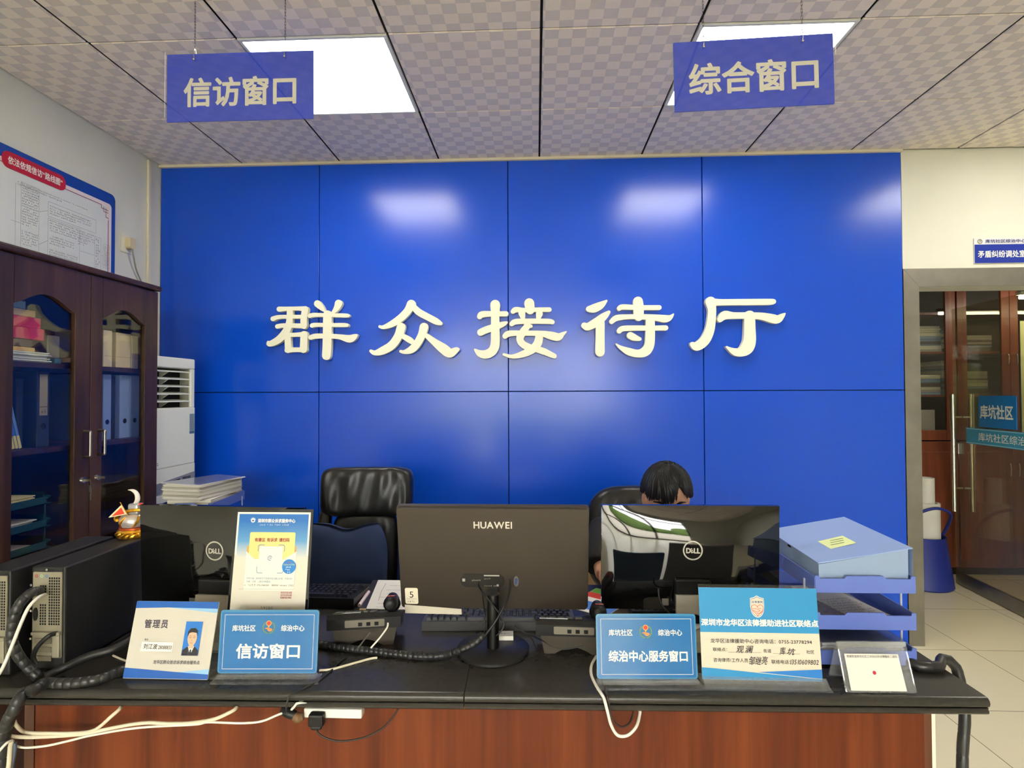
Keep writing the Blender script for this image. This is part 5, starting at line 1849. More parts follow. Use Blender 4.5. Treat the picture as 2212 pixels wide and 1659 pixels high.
b.prism([(ay0, .925), (ay1 - .012, .925), (ay1 - .012, .955), (ay0, .93)], ax1 - .012, ax1 + .003)
b.prism([(ay0, .985), (ay1 - .012, 1.012), (ay1 - .012, 1.06), (ay0, 1.06)], ax1 - .012, ax1 + .005)
b.build('middle_panel', acw, t)
b = MB(FX)
b.prism([(ay0 + .125, .949), (ay0 + .215, .955), (ay0 + .215, .990), (ay0 + .125, .984)], ax1 + .007, ax1 + .009)
b.build('display', mat('ac_display', (16, 22, 16), .15), t)
b = MB(T(ax1 + .0095, 0, 0) @ FX)
text(b, '26', ay0 + .165, .970, .02, None, .01, 0)
b.build('display_digits', mat('ac_digits', (150, 190, 110), .5, emit=.6), t)
for k in range(5):
    MB(FX).prism([(ay0 + .24 + k * .014, .962), (ay0 + .246 + k * .014, .9625), (ay0 + .246 + k * .014, .995), (ay0 + .24 + k * .014, .9945)], ax1 + .007, ax1 + .0105).build('button', mat('ac_button', (70, 72, 80), .4), t)
MB().box((ax1 - .09, ay0 + .021, 1.373), (ax1 - .072, ay1 - .031, 1.581)).build('outlet_shadow_box', mat('ac_dark', (14, 15, 20), .8), t)
for k in range(5):
    z = 1.402 + k * .040
    b = MB()
    b.prism([(ax1 - .06, z + .010), (ax1 - .002, z), (ax1 - .002, z + .006), (ax1 - .06, z + .015)], ay0 + .005, ay1 - .046, Matrix(((1, 0, 0, 0), (0, 0, 1, 0), (0, 1, 0, 0), (0, 0, 0, 1))))
    b.prism([(ax1 - .06, z - .026), (ax1 - .05, z - .026), (ax1 - .01, z + .001), (ax1 - .06, z + .008)], ay0 + .14, ay0 + .146, Matrix(((1, 0, 0, 0), (0, 0, 1, 0), (0, 1, 0, 0), (0, 0, 0, 1))))
    b.build('louvre', acw, t)
b = MB(T(ax1 + .0066, 0, 0) @ FX)
b.rect(ay1 - .062, 1.225, ay1 - .02, 1.335)
b.build('energy_label', mat('ac_label', (128, 150, 160), .5), t)
b = MB(T(ax1 + .0069, 0, 0) @ FX)
b.rect(ay1 - .062, 1.225, ay1 - .02, 1.238)
for q in range(6):
    dashes(b, ay1 - .057, 1.247 + q * .013, .03, .008, seed=90 + q)
b.build('label_print', mat('ac_label_print', (58, 92, 130), .5), t)
b = MB(T(ax1 + .0069, 0, 0) @ FX)
dashes(b, ay0 + .01, 1.075, .05, .018, seed=95)
b.build('handwriting', INK, t)

# ------------------------------------------------------------------ notice board, socket and trunking on the left wall
t = thing('notice_board', 'large blue framed notice board with a red title plate above the bookcase', 'notice board', (XL, 2.15, 1.70))
bx = XL + .018
by0, by1, bz0, bz1 = 1.44, 2.861, 1.66, 2.517
MB(FX).prism(rrect(by0, bz0, by1, bz1, .03), XL + .0005, bx).build('frame', mat('board_blue', (22, 66, 158), .35), t)
MB(FX).prism(rrect(by0 + .027, bz0 + .04, by1 - .027, bz1 - .058, .02), bx, bx + .001).build('pink_margin', mat('board_pink', (226, 212, 214), .3), t)
MB(FX).prism(rrect(by0 + .055, bz0 + .09, by1 - .055, bz1 - .082, .006), bx + .001, bx + .0018).build('white_sheet', mat('board_white', (214, 218, 216), .25), t)
b = MB(T(bx + .0022, 0, 0) @ FX)
y0, y1, z0, z1 = by0 + .05, by1 - .048, bz0 + .08, bz1 - .078
for q in ((y0, z1 - .003, y1 - .05, z1), (y1 - .003, z0, y1, z1 - .07)):
    b.rect(*q)
for q in ((y1 - .05, z1 - .02, y1 - .002, z1 - .017), (y1 - .05, z1 - .02, y1 - .047, z1), (y1 - .035, z1 - .034, y1 - .002, z1 - .031), (y1 - .035, z1 - .034, y1 - .032, z1 - .008), (y1 - .02, z1 - .06, y1 - .017, z1 - .012), (y1 - .02, z1 - .06, y1 - .0, z1 - .057)):
    b.rect(*q)
b.build('border_pattern', mat('board_red_line', (136, 44, 66), .4), t)
MB(FX).prism(rrect(2.226, 2.420, 2.541, 2.492, .03), bx + .0018, bx + .006).build('title_plate', mat('board_red', (176, 28, 54), .3), t)
b = MB(T(bx + .0064, 0, 0) @ FX)
text(b, '依法依规信访“路线图”', 2.386, 2.456, .036, .272, .022)
b.build('title_lettering', WHITEINK, t)
b = MB(T(bx + .0022, 0, 0) @ FX)
sd = 200
def para(y0, z0, y1, z1, h=.007, step=.0115):
    global sd
    z = z1 - h
    while z >= z0:
        dashes(b, y0, z, (y1 - y0) * (1 if z - step >= z0 else .6), h, seed=sd)
        sd += 1
        z -= step
para(2.32, 2.188, 2.40, 2.375)
para(2.32, 2.105, 2.40, 2.172)
para(2.32, 2.04, 2.40, 2.094)
para(2.30, 2.36, 2.68, 2.382, .006, .011)
para(2.46, 2.285, 2.70, 2.33)
para(2.46, 2.20, 2.72, 2.262)
para(2.46, 2.14, 2.60, 2.19)
para(2.46, 2.06, 2.62, 2.125)
para(2.62, 2.19, 2.68, 2.22)
para(2.73, 2.07, 2.755, 2.25, .010, .014)
para(2.785, 2.12, 2.815, 2.225, .006, .009)
para(2.44, 1.995, 2.50, 2.035)
para(2.53, 1.995, 2.60, 2.03)
para(2.64, 1.99, 2.78, 2.03, .006, .01)
for z in (1.962, 1.945):
    dashes(b, 2.25, z, .55, .006, seed=int(z * 1000))
b.build('print_lines', mat('board_ink', (84, 88, 96), .6), t)
b = MB(T(bx + .0021, 0, 0) @ FX)
def bx_(y0, z0, y1, z1, w=.0015):
    for q in ((y0, z0, y1, z0 + w), (y0, z1 - w, y1, z1), (y0, z0, y0 + w, z1), (y1 - w, z0, y1, z1)):
        b.rect(*q)
for q in ((2.315, 2.03, 2.405, 2.385), (2.45, 2.275, 2.73, 2.345), (2.45, 2.05, 2.63, 2.268), (2.722, 2.06, 2.764, 2.26), (2.778, 2.11, 2.822, 2.235), (2.435, 1.988, 2.51, 2.04), (2.525, 1.988, 2.605, 2.036), (2.635, 1.984, 2.785, 2.036)):
    bx_(*q)
for q in (((2.405, 2.28), (2.45, 2.30)), ((2.405, 2.13), (2.45, 2.16)), ((2.63, 2.16), (2.722, 2.16)), ((2.764, 2.17), (2.778, 2.17)), ((2.27, 2.2), (2.315, 2.2)), ((2.29, 2.06), (2.29, 2.37))):
    b.line2(list(q), .0015)
b.build('chart_lines', mat('board_grey_line', (150, 152, 158), .6), t)

c = at(276, 525, X=XL + .01)
t = thing('power_adapter', 'yellowed plug adapter with a grey lead, in the wall socket high up', 'plug', (XL, c.y, c.z))
MB(FX).prism(rrect(c.y - .043, c.z - .055, c.y + .043, c.z + .043, .006), XL + .0005, XL + .008).build('socket_plate', mat('socket_white', (222, 218, 200), .45), t)
MB(FX).prism(rrect(c.y - .018, c.z - .034, c.y + .022, c.z + .028, .012), XL + .008, XL + .04).build('plug_body', mat('plug_beige', (206, 192, 160), .5), t)
cable = MB().tube([(XL + .03, c.y + .008, c.z - .03), (XL + .032, c.y + .015, c.z - .07), (XL + .02, c.y + .055, c.z - .14), (XL + .014, c.y + .105, c.z - .20), (XL + .014, c.y + .13, c.z - .24)], .004, 8, 5)
cable.build('lead', mat('lead_grey', (150, 144, 132), .5), t, smooth=60)
struct(MB().box((XL + .0005, 3.122, 1.2), (XL + .014, 3.146, ZC - .012), .002, 1).build('trim_2', mat('trunking_cream', (222, 214, 190), .5)))

# ------------------------------------------------------------------ doorway, glass door and the back room
d1 = sempty('door_1', (2.66, 3.3, 0))
jy0, jy1 = 3.240, 3.405
b = MB()
XZ = face((0, 0, 0))
g_ = .0006
b.prism([(2.1135, 0), (2.1995, 0), (2.1995, OZ - g_), (2.1135, OZ + .103 - g_)], -jy1, -jy0, XZ)
b.build('door_jamb', STEEL, d1)
b = MB()
b.prism([(3.1205, 0), (3.2065, 0), (3.2065, OZ + .103 - g_), (3.1205, OZ - g_)], -jy1, -jy0, XZ)
b.build('door_jamb', STEEL, d1)
b = MB()
b.prism([(2.1995, OZ + g_), (3.1205, OZ + g_), (3.2065, OZ + .104), (2.1135, OZ + .104)], -jy1, -jy0, XZ)
b.build('door_header', STEEL, d1)
H_, E_ = Vector((3.085, 3.42, 0)), Vector((3.162, 4.30, 0))
gl = (E_ - H_).length
gz = at(2068, 668, Y=4.30).z
ga = math.atan2(E_.y - H_.y, E_.x - H_.x)
# door frame of reference: x from the free edge back to the hinge, y up, z towards the camera side (-X)
DF = Matrix((((H_ - E_).x / gl, 0, -(E_ - H_).y / gl, E_.x), ((H_ - E_).y / gl, 0, (E_ - H_).x / gl, E_.y), (0, 1, 0, 0), (0, 0, 0, 1)))
leaf = MB(DF).prism([(0, .012), (gl, .012), (gl, gz), (0, gz)], -.006, .006).build('glass_leaf', glassmat('door_glass', (236, 230, 214), .01, .05), d1)
MB(DF).prism([(0, .008), (gl, .008), (gl, .10), (0, .10)], -.009, .009).build('bottom_rail', STEEL, d1)
def pxd(px):
    """distance along the door from its free edge at picture column px"""
    v = at(px, 900, Y=4.0) - CAM
    # intersect in plan
    dx, dy = (H_ - E_).x / gl, (H_ - E_).y / gl
    det = v.x * -dy - v.y * -dx
    ex, ey = E_.x - CAM.x, E_.y - CAM.y
    s_ = (v.x * ey - v.y * ex) / (v.y * dx - v.x * dy)
    return s_
for sgn in (1, -1):
    hb = MB(DF)
    hb.tube([(.085, .56, sgn * .062), (.085, 1.425, sgn * .062)], .0165, 16, 0)
    hn = hb.build('handle_bar', CHROME, d1, smooth=50)
    k = MB(DF)
    for z in (.73, 1.255):
        k.tube([(.085, z, sgn * .005), (.085, z, sgn * .05)], .009, 10, 0)
    k.build('handle_standoff', CHROME, hn, smooth=50)
MB(DF).box((-.002, .98, -.02), (.07, 1.06, .02), .003).build('lock_case', STEEL, d1)
s0, s1 = pxd(2089), gl - .02
zt0, zb0 = 1.183, 1.068
b = MB(DF)
b.prism([(s0, zb0), (s1, zb0), (s1, zt0), (s0, zt0)], .0065, .0072)
b.build('door_band', mat('band_teal', (54, 146, 186), .35), d1)
b = MB(DF)
b.rect(s0, zt0 - .010, s1, zt0 - .004, .0076)
b.rect(s0, zb0 + .004, s1, zb0 + .010, .0076)
b.build('band_stripes', mat('band_pale', (150, 206, 224), .35), d1)
b = MB(DF)
sA, sB = pxd(2115), pxd(2212)
text(b, '库坑社区综治中心', sA + (s1 - .03 - sA) / 2, (zt0 + zb0) / 2, .062, s1 - .03 - sA, .012, .0077)
b.build('band_lettering', WHITEINK, d1)
sA, sB = pxd(2118), pxd(2200)
b = MB(DF)
b.prism([(sA, 1.195), (sB, 1.195), (sB, 1.415), (sA, 1.415)], .0078, .012)
b.build('door_card', mat('card_blue', (28, 110, 178), .3), d1)
b = MB(DF)
text(b, '库坑社区', (sA + sB) / 2 - .005, 1.303, .098, (sB - sA) * .88, .028, .0124)
b.build('door_card_lettering', WHITEINK, d1)

a, c_ = at(2104, 515, Y=3.24), at(2104, 569, Y=3.24)
rw = .60
t = thing('room_sign', 'blue and white room sign with Chinese characters above the doorway', 'sign', (a.x + rw / 2, 3.245, c_.z))
zm = a.z - .036
MB(face((0, 3.245, 0))).prism([(a.x, c_.z), (a.x + rw, c_.z), (a.x + rw, a.z), (a.x, a.z)], 0, .006).build('sign_panel', mat('sign_pale', (216, 216, 222), .3), t)
MB(face((0, 3.2385, 0))).rect(a.x + .001, c_.z + .001, a.x + rw - .001, zm).build('blue_field', mat('sign_deepblue', (24, 46, 150), .3), t)
b = MB(face((0, 3.238, 0)))
text(b, '矛盾纠纷调处室', a.x + .150, c_.z + .052, .042, .263, .022)
b.build('lettering', WHITEINK, t)
b = MB(face((0, 3.238, 0)))
text(b, '库坑社区综治中心', a.x + .172, (zm + a.z) / 2, .021, .223, .024)
b.build('small_lettering', mat('sign_navy_ink', (44, 56, 120), .5), t)
b = MB(face((0, 3.238, 0)))
b.ring((a.x + .031, (zm + a.z) / 2 - .001), .0095, .0135, 0, 28)
b.rect(a.x + .029, (zm + a.z) / 2 - .006, a.x + .033, (zm + a.z) / 2 + .008)
b.build('emblem', mat('emblem_olive', (108, 110, 62), .5), t)

# cabinet in the back room, seen past and through the glass door
RB = wood('back_cabinet_wood', (92, 44, 28), (118, 60, 40), (136, 74, 50), (8, 8, .6), .35)
YC = 4.50
xs = {p: at(p, 800, Y=YC).x for p in (1985, 2044, 2066, 2069, 2090, 2165, 2183, 2201)}
t = thing('storage_cabinet', 'tall reddish brown cabinet with glass doors in the back room', 'cabinet', (3.4, YC + .2, 0))
b = MB()
b.box((2.32, YC + .022, 0), (4.5, YC + .032 + .40, .05))
b.box((2.32, YC + .40, .05), (4.5, YC + .42, 2.40))
b.box((2.32, YC + .022, .05), (2.34, YC + .40, 2.40))
b.box((4.48, YC + .022, .05), (4.5, YC + .40, 2.40))
b.box((2.34, YC + .022, 2.38), (4.48, YC + .40, 2.40))
b.box((xs[2066] - .005, YC + .022, .05), (xs[2069] + .005, YC + .40, 2.38))
b.build('carcass', mat('back_cab_inside', (58, 40, 32), .6), t)
for z in (1.12, 1.42, 1.765, 2.08):
    MB().box((2.345, YC + .04, z - .018), (4.475, YC + .398, z)).build('shelf', RB, t)
def cab_door(x0, x1, st0, st1, hx):
    b = MB()
    y0, y1 = YC, YC + .02
    for (a_, c_, z0, z1) in ((x0, x0 + st0, 1.06, 2.38), (x1 - st1, x1, 1.06, 2.38), (x0 + st0, x1 - st1, 1.06, 1.14), (x0 + st0, x1 - st1, 2.30, 2.38)):
        b.box((a_, y0, z0), (c_, y1, z1), .002, 1)
    d = b.build('glass_door', RB, t)
    MB().box((x0 + st0, y0 + .008, 1.14), (x1 - st1, y0 + .012, 2.30)).build('glass_pane', tint, d)
    if hx:
        q = MB().tube([(hx, y0, 1.66), (hx, y0 - .02, 1.665), (hx, y0 - .024, 1.70), (hx, y0 - .02, 1.735), (hx, y0, 1.74)], .005, 8, 4)
        q.build('handle', CHROME, d, smooth=50)
    b = MB()
    b.box((x0, y0, .06), (x1, y1, 1.05), .002, 1)
    b.box((x0 + .06, y0 - .004, .14), (x1 - .06, y0, .97), .003, 1)
    d = b.build('lower_door', RB, t)
    if hx:
        q = MB().tube([(hx, y0, .78), (hx, y0 - .02, .785), (hx, y0 - .024, .83), (hx, y0 - .02, .875), (hx, y0, .88)], .005, 8, 4)
        q.build('handle', CHROME, d, smooth=50)
cab_door(2.335, xs[2066] - .001, .06, xs[2066] - xs[2044], None)
cab_door(xs[2069], xs[2183] - .001, xs[2090] - xs[2069], xs[2183] - xs[2165], xs[2183] - .03)
cab_door(xs[2183] + .001, 4.47, xs[2201] - xs[2183], .06, xs[2183] + .035)
rr = random.Random(17)
PT_ = [mat('stack_%d' % k, cc, .7) for k, cc in enumerate(((178, 170, 140), (122, 140, 158), (150, 146, 132), (106, 122, 140), (190, 184, 160), (96, 84, 74)))]
def stack_of(label, x0, x1, z, h, seed):
    r = random.Random(seed)
    tt = thing('book_stack', label, 'books', ((x0 + x1) / 2, YC + .17, z), 0, 'stacks in the back room cabinet')
    q = z + .0006
    k = 0
    while q < z + h:
        th = r.uniform(.012, .035)
        o = r.uniform(-.008, .008)
        MB().box((x0 + max(o, 0), YC + .05 + abs(o), q), (x1 + min(o, 0), YC + .34, q + th - .0006), .002, 1).build('book', PT_[r.randrange(6)], tt)
        q += th
        k += 1
    return tt
xa, xb = at(1992, 700, Y=YC + .05).x, at(2034, 700, Y=YC + .05).x
stack_of('pile of books and papers on the higher back room shelf beside the door frame', xa - .12, xb, 1.765, .19, 3)
stack_of('narrow pile of papers on the higher back room shelf behind the cabinet stile', xb + .006, xs[2066] - .03, 1.765, .15, 5)
stack_of('low pile of books on the lower back room shelf beside the door frame', xa - .12, xb - .01, 1.42, .15, 9)
stack_of('tall blue grey pile of papers on the lower back room shelf behind the stile', xb - .004, xs[2066] - .03, 1.42, .27, 11)
stack_of('pile of papers on the lower shelf behind the back room glass door', xs[2090] + .02, xs[2165] - .06, 1.42, .17, 13)
stack_of('pile of papers on the higher shelf behind the back room glass door', xs[2090] + .04, xs[2165] - .03, 1.765, .12, 15)
tt = thing('wall_calendar', 'small pale printed card low in the back room cabinet', 'card', (xa, YC + .06, 1.12))
MB().box((xa - .06, YC + .055, 1.121), (at(2020, 880, Y=YC + .05).x, YC + .06, 1.30)).build('card', mat('card_grey', (150, 144, 134), .6), tt)
tt = thing('window_reflection', 'pale yellow green sheet standing for a window reflection on the back room cabinet glass', 'painted reflection', (xs[2201] + .14, YC - .003, 1.12))  # window's reflection in the cabinet glass, painted as a pale opaque sheet
MB().box((xs[2201] + .012, YC - .004, 1.12), (xs[2201] + .26, YC - .0022, 2.0)).build('sheet', mat('reflection_lime', (232, 240, 188), .6), tt)
# bucket with rolls of paper
cxb, cyb = 2.892, 4.28
t = thing('umbrella_bucket', 'tall blue bucket on the back room floor holding white paper rolls', 'bucket', (cxb, cyb, 0))
bk = mat('bucket_blue', (30, 44, 128), .45)
MB().lathe([(.0, .0), (.185, .0), (.195, .012), (.19, .05), (.15, .36), (.153, .372), (.146, .372), (.14, .355), (.17, .06), (.0, .03)], (cxb, cyb, 0), 40).build('bucket_body', bk, t, smooth=40)
hp = [(cxb + .15, cyb - .0, .36), (cxb + .15, cyb - .07, .47), (cxb + .11, cyb - .14, .56), (cxb + .0, cyb - .16, .60), (cxb - .11, cyb - .14, .56), (cxb - .15, cyb - .07, .47), (cxb - .15, cyb, .36)]
MB().tube(hp, .011, 8, 5).build('handle', bk, t, smooth=50)
for lb, x, y, r_, z1 in (('wide white paper roll standing in the blue bucket', 2.922, 4.268, .086, .615), ('slim white paper roll standing up out of the wide one in the bucket', 2.955, 4.385, .0, .0)):
    if r_ == 0:
        x, y, r_, z1, zr0 = 2.926, 4.270, .052, .80, .58
    else:
        zr0 = .064
    tt = thing('paper_roll', lb, 'paper roll', (x, y, zr0), 0, 'paper rolls in the blue bucket')
    q = MB()
    q.lathe([(.0, .0), (r_, .0), (r_, z1 - zr0), (r_ * .8, z1 - zr0), (r_ * .8, z1 - zr0 - .05), (.0, z1 - zr0 - .05)], (x, y, zr0), 32)
    q.build('roll', PAPER, tt, smooth=40)
# fluorescent tube in the back room
a = at(2203, 643, Y=4.1)
t = thing('tube_light', 'white fluorescent tube in the back room seen at the picture edge', 'light', (a.x + .5, 4.1, a.z))
MB().box((a.x, 4.09, a.z + .02), (a.x + 1.0, 4.14, a.z + .045), .004).build('batten', WHITEPL, t)
MB().cyl((a.x + .01, 4.112, a.z + .004), (a.x + .99, 4.112, a.z + .004), .013, seg=14).build('tube', mat('tube_glow', (255, 250, 225), .4, emit=34), t)
for x in (a.x + .2, a.x + .8):
    MB().cyl((x, 4.115, a.z + .045), (x, 4.115, ZC), .004, seg=8).build('hanger_rod', CHROME, t)
# ------------------------------------------------------------------ the seated person
SKIN = mat('skin', (208, 158, 130), .5, var=.04, vs=20, spec=.4)
HAIR = mat('hair_black', (14, 12, 13), .48, spec=.35)
SHIRT = mat('shirt_black', (20, 20, 22), .8, bump=.15, bs=300)
PX, PY = .470, 2.02
HC = Vector((PX, PY, 1.066))                       # middle of the head
HM = T(*HC) @ rot('Z', -.06) @ rot('X', .36)       # face points to -Y and bows down over the desk
person = thing('person', 'seated person with short black hair in a black short sleeved shirt looking down', 'person', (PX, 2.28, 0))
b = MB()
hb = MB(HM)
vs, fs = [], []
NU, NV = 40, 28
for j in range(NV + 1):
    v = -PI / 2 + PI * j / NV
    for i in range(NU):
        u = 2 * PI * i / NU
        x, y, z = .074 * math.cos(v) * math.cos(u), .092 * math.cos(v) * math.sin(u), .112 * math.sin(v)
        if z < 0:
            k = min(1, -z / .112)
            x *= 1 - .26 * k ** 1.5
            y = y * (1 - .18 * k) - (.012 * k if y < 0 else 0)
        vs.append((x, y, z))
for j in range(NV):
    for i in range(NU):
        fs.append((j * NU + i, j * NU + (i + 1) % NU, (j + 1) * NU + (i + 1) % NU, (j + 1) * NU + i))
hb.add(vs, fs)
hb.tube([(0, -.082, .018, .006), (0, -.094, -.006, .0075), (0, -.102, -.024, .0095), (0, -.093, -.031, .008)], .01, 10, 4)      # nose
for sx in (-1, 1):
    hb.ball((sx * .010, -.092, -.027), .007, 10, 8)
    hb.ball((sx * .076, .004, -.012), (.010, .020, .031), 12, 10)      # ear
    hb.ball((sx * .040, -.062, -.02), (.022, .018, .02), 12, 8)         # cheek
hb.ball((0, -.080, -.060), (.022, .012, .007), 12, 8)                    # lips
hb.ball((0, -.070, -.092), (.020, .018, .014), 12, 8)                    # chin
b.v += hb.v
b.f += hb.f
S_ = lambda sx: PX + sx
b.tube([(PX, 2.165, .90, .062), (PX, 2.12, .97, .055), (PX, 2.065, 1.03, .054)], .055, 20, 4)                    # neck
b.tube([(PX, 2.335, .56, .13), (PX, 2.345, .64, .135), (PX, 2.30, .75, .14), (PX, 2.215, .88, .13), (PX, 2.18, .93, .08)], .13, 28, 5)
for sx in (-1, 1):
    b.tube([(PX + sx * .06, 2.325, .60, .10), (PX + sx * .065, 2.31, .72, .105), (PX + sx * .085, 2.235, .87, .105), (PX + sx * .09, 2.19, .92, .075)], .1, 20, 5)
    sh = (PX + sx * .185, 2.17, .915)
    el = (PX + sx * .218, 1.985, .792)
    wr = (PX + sx * .075, 1.84, .812)
    b.tube([(PX + sx * .05, 2.165, .93, .06), (PX + sx * .12, 2.17, .928, .062), (*sh, .062)], .06, 16, 4)
    b.tube([(*sh, .060), (PX + sx * .215, 2.08, .85, .050), (*el, .042)], .05, 16, 4)
    b.tube([(*el, .043), (PX + sx * .165, 1.91, .797, .043), (PX + sx * .11, 1.865, .802, .034), (*wr, .027)], .04, 16, 4)
    # hand: palm, thumb from its side and four bent fingers
    d = Vector((-sx * .32, -.95, 0)).normalized()
    n = Vector((-d.y * sx, d.x * sx, 0)) * -1     # towards the thumb side
    w0 = Vector(wr)
    b.tube([w0, w0 + d * .03 + Vector((0, 0, .004)), w0 + d * .075 + Vector((0, 0, .002))], .020, 14, 4)
    for q in (-1, 0, 1):
        b.tube([w0 + d * .01 + n * q * .016, w0 + d * .08 + n * q * .022 + Vector((0, 0, -.001))], .016, 10, 0)
    for q, L in ((-1.5, .058), (-.5, .072), (.5, .078), (1.5, .070)):
        s0 = w0 + d * .085 + n * (-q) * .019
        b.tube([tuple(s0) + (.0098,), tuple(s0 + d * L * .42 + Vector((0, 0, .008))) + (.0092,), tuple(s0 + d * L * .78 + Vector((0, 0, -.006))) + (.0084,), tuple(s0 + d * L * .92 + Vector((0, 0, -.026))) + (.0078,)], .009, 10, 4)
    s0 = w0 + d * .022 + n * .02
    b.tube([tuple(s0) + (.013,), tuple(s0 + n * .026 + d * .024 + Vector((0, 0, -.006))) + (.011,), tuple(s0 + n * .030 + d * .056 + Vector((0, 0, -.014))) + (.009,)], .011, 10, 4)
    # legs
    hp_ = (PX + sx * .085, 2.31, .612)
    kn = (PX + sx * .13, 1.88, .59)
    an = (PX + sx * .12, 1.93, .095)
    b.tube([(*hp_, .088), (PX + sx * .11, 2.1, .61, .080), (*kn, .058)], .08, 18, 4)
    b.tube([(*kn, .058), (PX + sx * .125, 1.90, .38, .054), (PX + sx * .12, 1.925, .2, .040), (*an, .036)], .05, 16, 4)
    b.tube([(PX + sx * .12, 1.955, .045, .036), (PX + sx * .12, 1.88, .042, .034), (PX + sx * .125, 1.78, .030, .026)], .03, 14, 4)
def remesh(mb, vox, it):
    me = bpy.data.meshes.new('tmp')
    me.from_pydata([tuple(v) for v in mb.v], [], mb.f)
    o = bpy.data.objects.new('tmp', me)
    COL.objects.link(o)
    m = o.modifiers.new('r', 'REMESH')
    m.mode = 'VOXEL'
    m.voxel_size = vox
    m.adaptivity = 0
    s_ = o.modifiers.new('s', 'SMOOTH')
    s_.factor = .5
    s_.iterations = it
    dg = bpy.context.evaluated_depsgraph_get()
    dg.update()
    ev = bpy.data.meshes.new_from_object(o.evaluated_get(dg))
    out = MB()
    out.v = [v.co.copy() for v in ev.vertices]
    out.f = [tuple(p.vertices) for p in ev.polygons]
    bpy.data.objects.remove(o)
    bpy.data.meshes.remove(me)
    bpy.data.meshes.remove(ev)
    return out
remesh(b, .0055, 5).build('body', SKIN, person, smooth=180)
# shirt: hem below the desk line, sleeves to just above the elbows, round neckline
g = MB()
g.tube([(PX, 2.345, .60, .145), (PX, 2.35, .66, .150), (PX, 2.305, .75, .156), (PX, 2.22, .88, .146), (PX, 2.175, .95, .088)], .14, 28, 5)
for sx in (-1, 1):
    g.tube([(PX + sx * .06, 2.335, .60, .115), (PX + sx * .065, 2.315, .72, .120), (PX + sx * .09, 2.235, .87, .120), (PX + sx * .09, 2.185, .935, .085)], .1, 20, 5)
    g.tube([(PX + sx * .04, 2.165, .94, .070), (PX + sx * .12, 2.17, .936, .073), (PX + sx * .19, 2.165, .915, .072)], .07, 16, 4)
    g.tube([(PX + sx * .19, 2.165, .915, .073), (PX + sx * .222, 2.085, .855, .070), (PX + sx * .234, 2.02, .806, .064)], .07, 18, 5)
remesh(g, .009, 4).build('shirt', SHIRT, person, smooth=180)
g = MB()
for sx in (-1, 1):
    g.tube([(PX + sx * .075, 2.345, .615, .11), (PX + sx * .085, 2.28, .612, .106), (PX + sx * .11, 2.1, .61, .092), (PX + sx * .13, 1.885, .592, .072), (PX + sx * .127, 1.885, .46, .070), (PX + sx * .12, 1.925, .12, .056)], .08, 18, 5)
remesh(g, .011, 4).build('trousers', mat('trouser_dark', (30, 31, 36), .8), person, smooth=180)
for sx in (-1, 1):
    q = MB().tube([(PX + sx * .12, 1.965, .05, .044), (PX + sx * .12, 1.90, .048, .046), (PX + sx * .123, 1.82, .040, .038), (PX + sx * .125, 1.765, .034, .028)], .04, 16, 4)
    q.build('shoe', BLACKPL, person, smooth=60)
# hair: a cap shaped by its hairline, covered with fine strands that fall into a fringe
def hairline(az):
    """lowest elevation of the hair for an azimuth (0 = front, + = towards image right)"""
    a = math.degrees(az)
    f = abs(a)
    if f < 70:
        e = 19 + 3 * math.sin(a * .16) + (27 * math.exp(-((a - 26) / 11) ** 2))
    elif f < 110:
        e = 19 - (f - 70) / 40 * 13
    else:
        e = 6 - (f - 110) / 70 * 48
    return math.radians(e)
def scalp(az, el, off):
    x = (.079 + off) * math.cos(el) * math.sin(az)
    y = -(.094 + off) * math.cos(el) * math.cos(az)
    z = (.112 + off) * math.sin(el)
    return Vector((x, y, z))
hm = MB(HM)
vs, fs = [], []
NA, NE = 72, 20
for i in range(NA):
    az = -PI + 2 * PI * i / NA
    lo = hairline(az)
    for j in range(NE + 1):
        t_ = j / NE
        el = lo + (PI / 2 - lo) * t_
        off = .004 + .013 * min(1, t_ * 4) + .0018 * math.sin(az * 23 + 3 * t_) * (1 - t_)
        vs.append(scalp(az, el, off))
for i in range(NA):
    i2 = (i + 1) % NA
    for j in range(NE):
        fs.append((i * (NE + 1) + j, i2 * (NE + 1) + j, i2 * (NE + 1) + j + 1, i * (NE + 1) + j + 1))
hm.add(vs, fs)
rr = random.Random(4)
for k in range(520):
    az = rr.uniform(-PI, PI) if k > 260 else rr.uniform(-1.5, 1.5)
    lo = hairline(az)
    ln = rr.uniform(.5, 1.0)
    drop = rr.uniform(-.02, .11) if abs(az) < 1.3 else rr.uniform(-.02, .08)
    if .25 < az < .65:
        drop = rr.uniform(-.05, .03)
    pts = []
    sw = rr.uniform(-.22, .22)
    top = rr.uniform(.8, 1.5)
    for q in range(6):
        t_ = q / 5
        el = top + (lo - drop - top) * t_
        a = az + sw * (1 - t_) * .6 + (.18 * math.copysign(1, az - .45) * (1 - t_) ** 2)
        r0 = .0042 * (1 - .75 * t_)
        p = scalp(a, el, .0175 - .004 * t_ + rr.uniform(-.0008, .0012))
        pts.append((*p, r0))
    hm.tube(pts, .003, 5, 2)
hm.build('hair', HAIR, person, smooth=70)
for sx in (-1, 1):
    q = MB(HM)
    q.tube([(sx * .016, -.0895, .018, .002), (sx * .034, -.083, .025, .0042), (sx * .056, -.066, .018, .0016)], .003, 8, 4, flat=.7)
    q.build('eyebrow', HAIR, person, smooth=60)
    q = MB(HM)
    q.ball((sx * .032, -.0775, -.002), (.0125, .006, .0062), 14, 10)
    q.build('eye', mat('eye_white', (226, 220, 214), .2), person, smooth=60)
    q = MB(HM)
    q.ball((sx * .032, -.0815, -.003), (.0052, .003, .0052), 12, 8)
    q.build('iris', mat('eye_brown', (42, 26, 18), .15), person, smooth=60)
q = MB(HM)
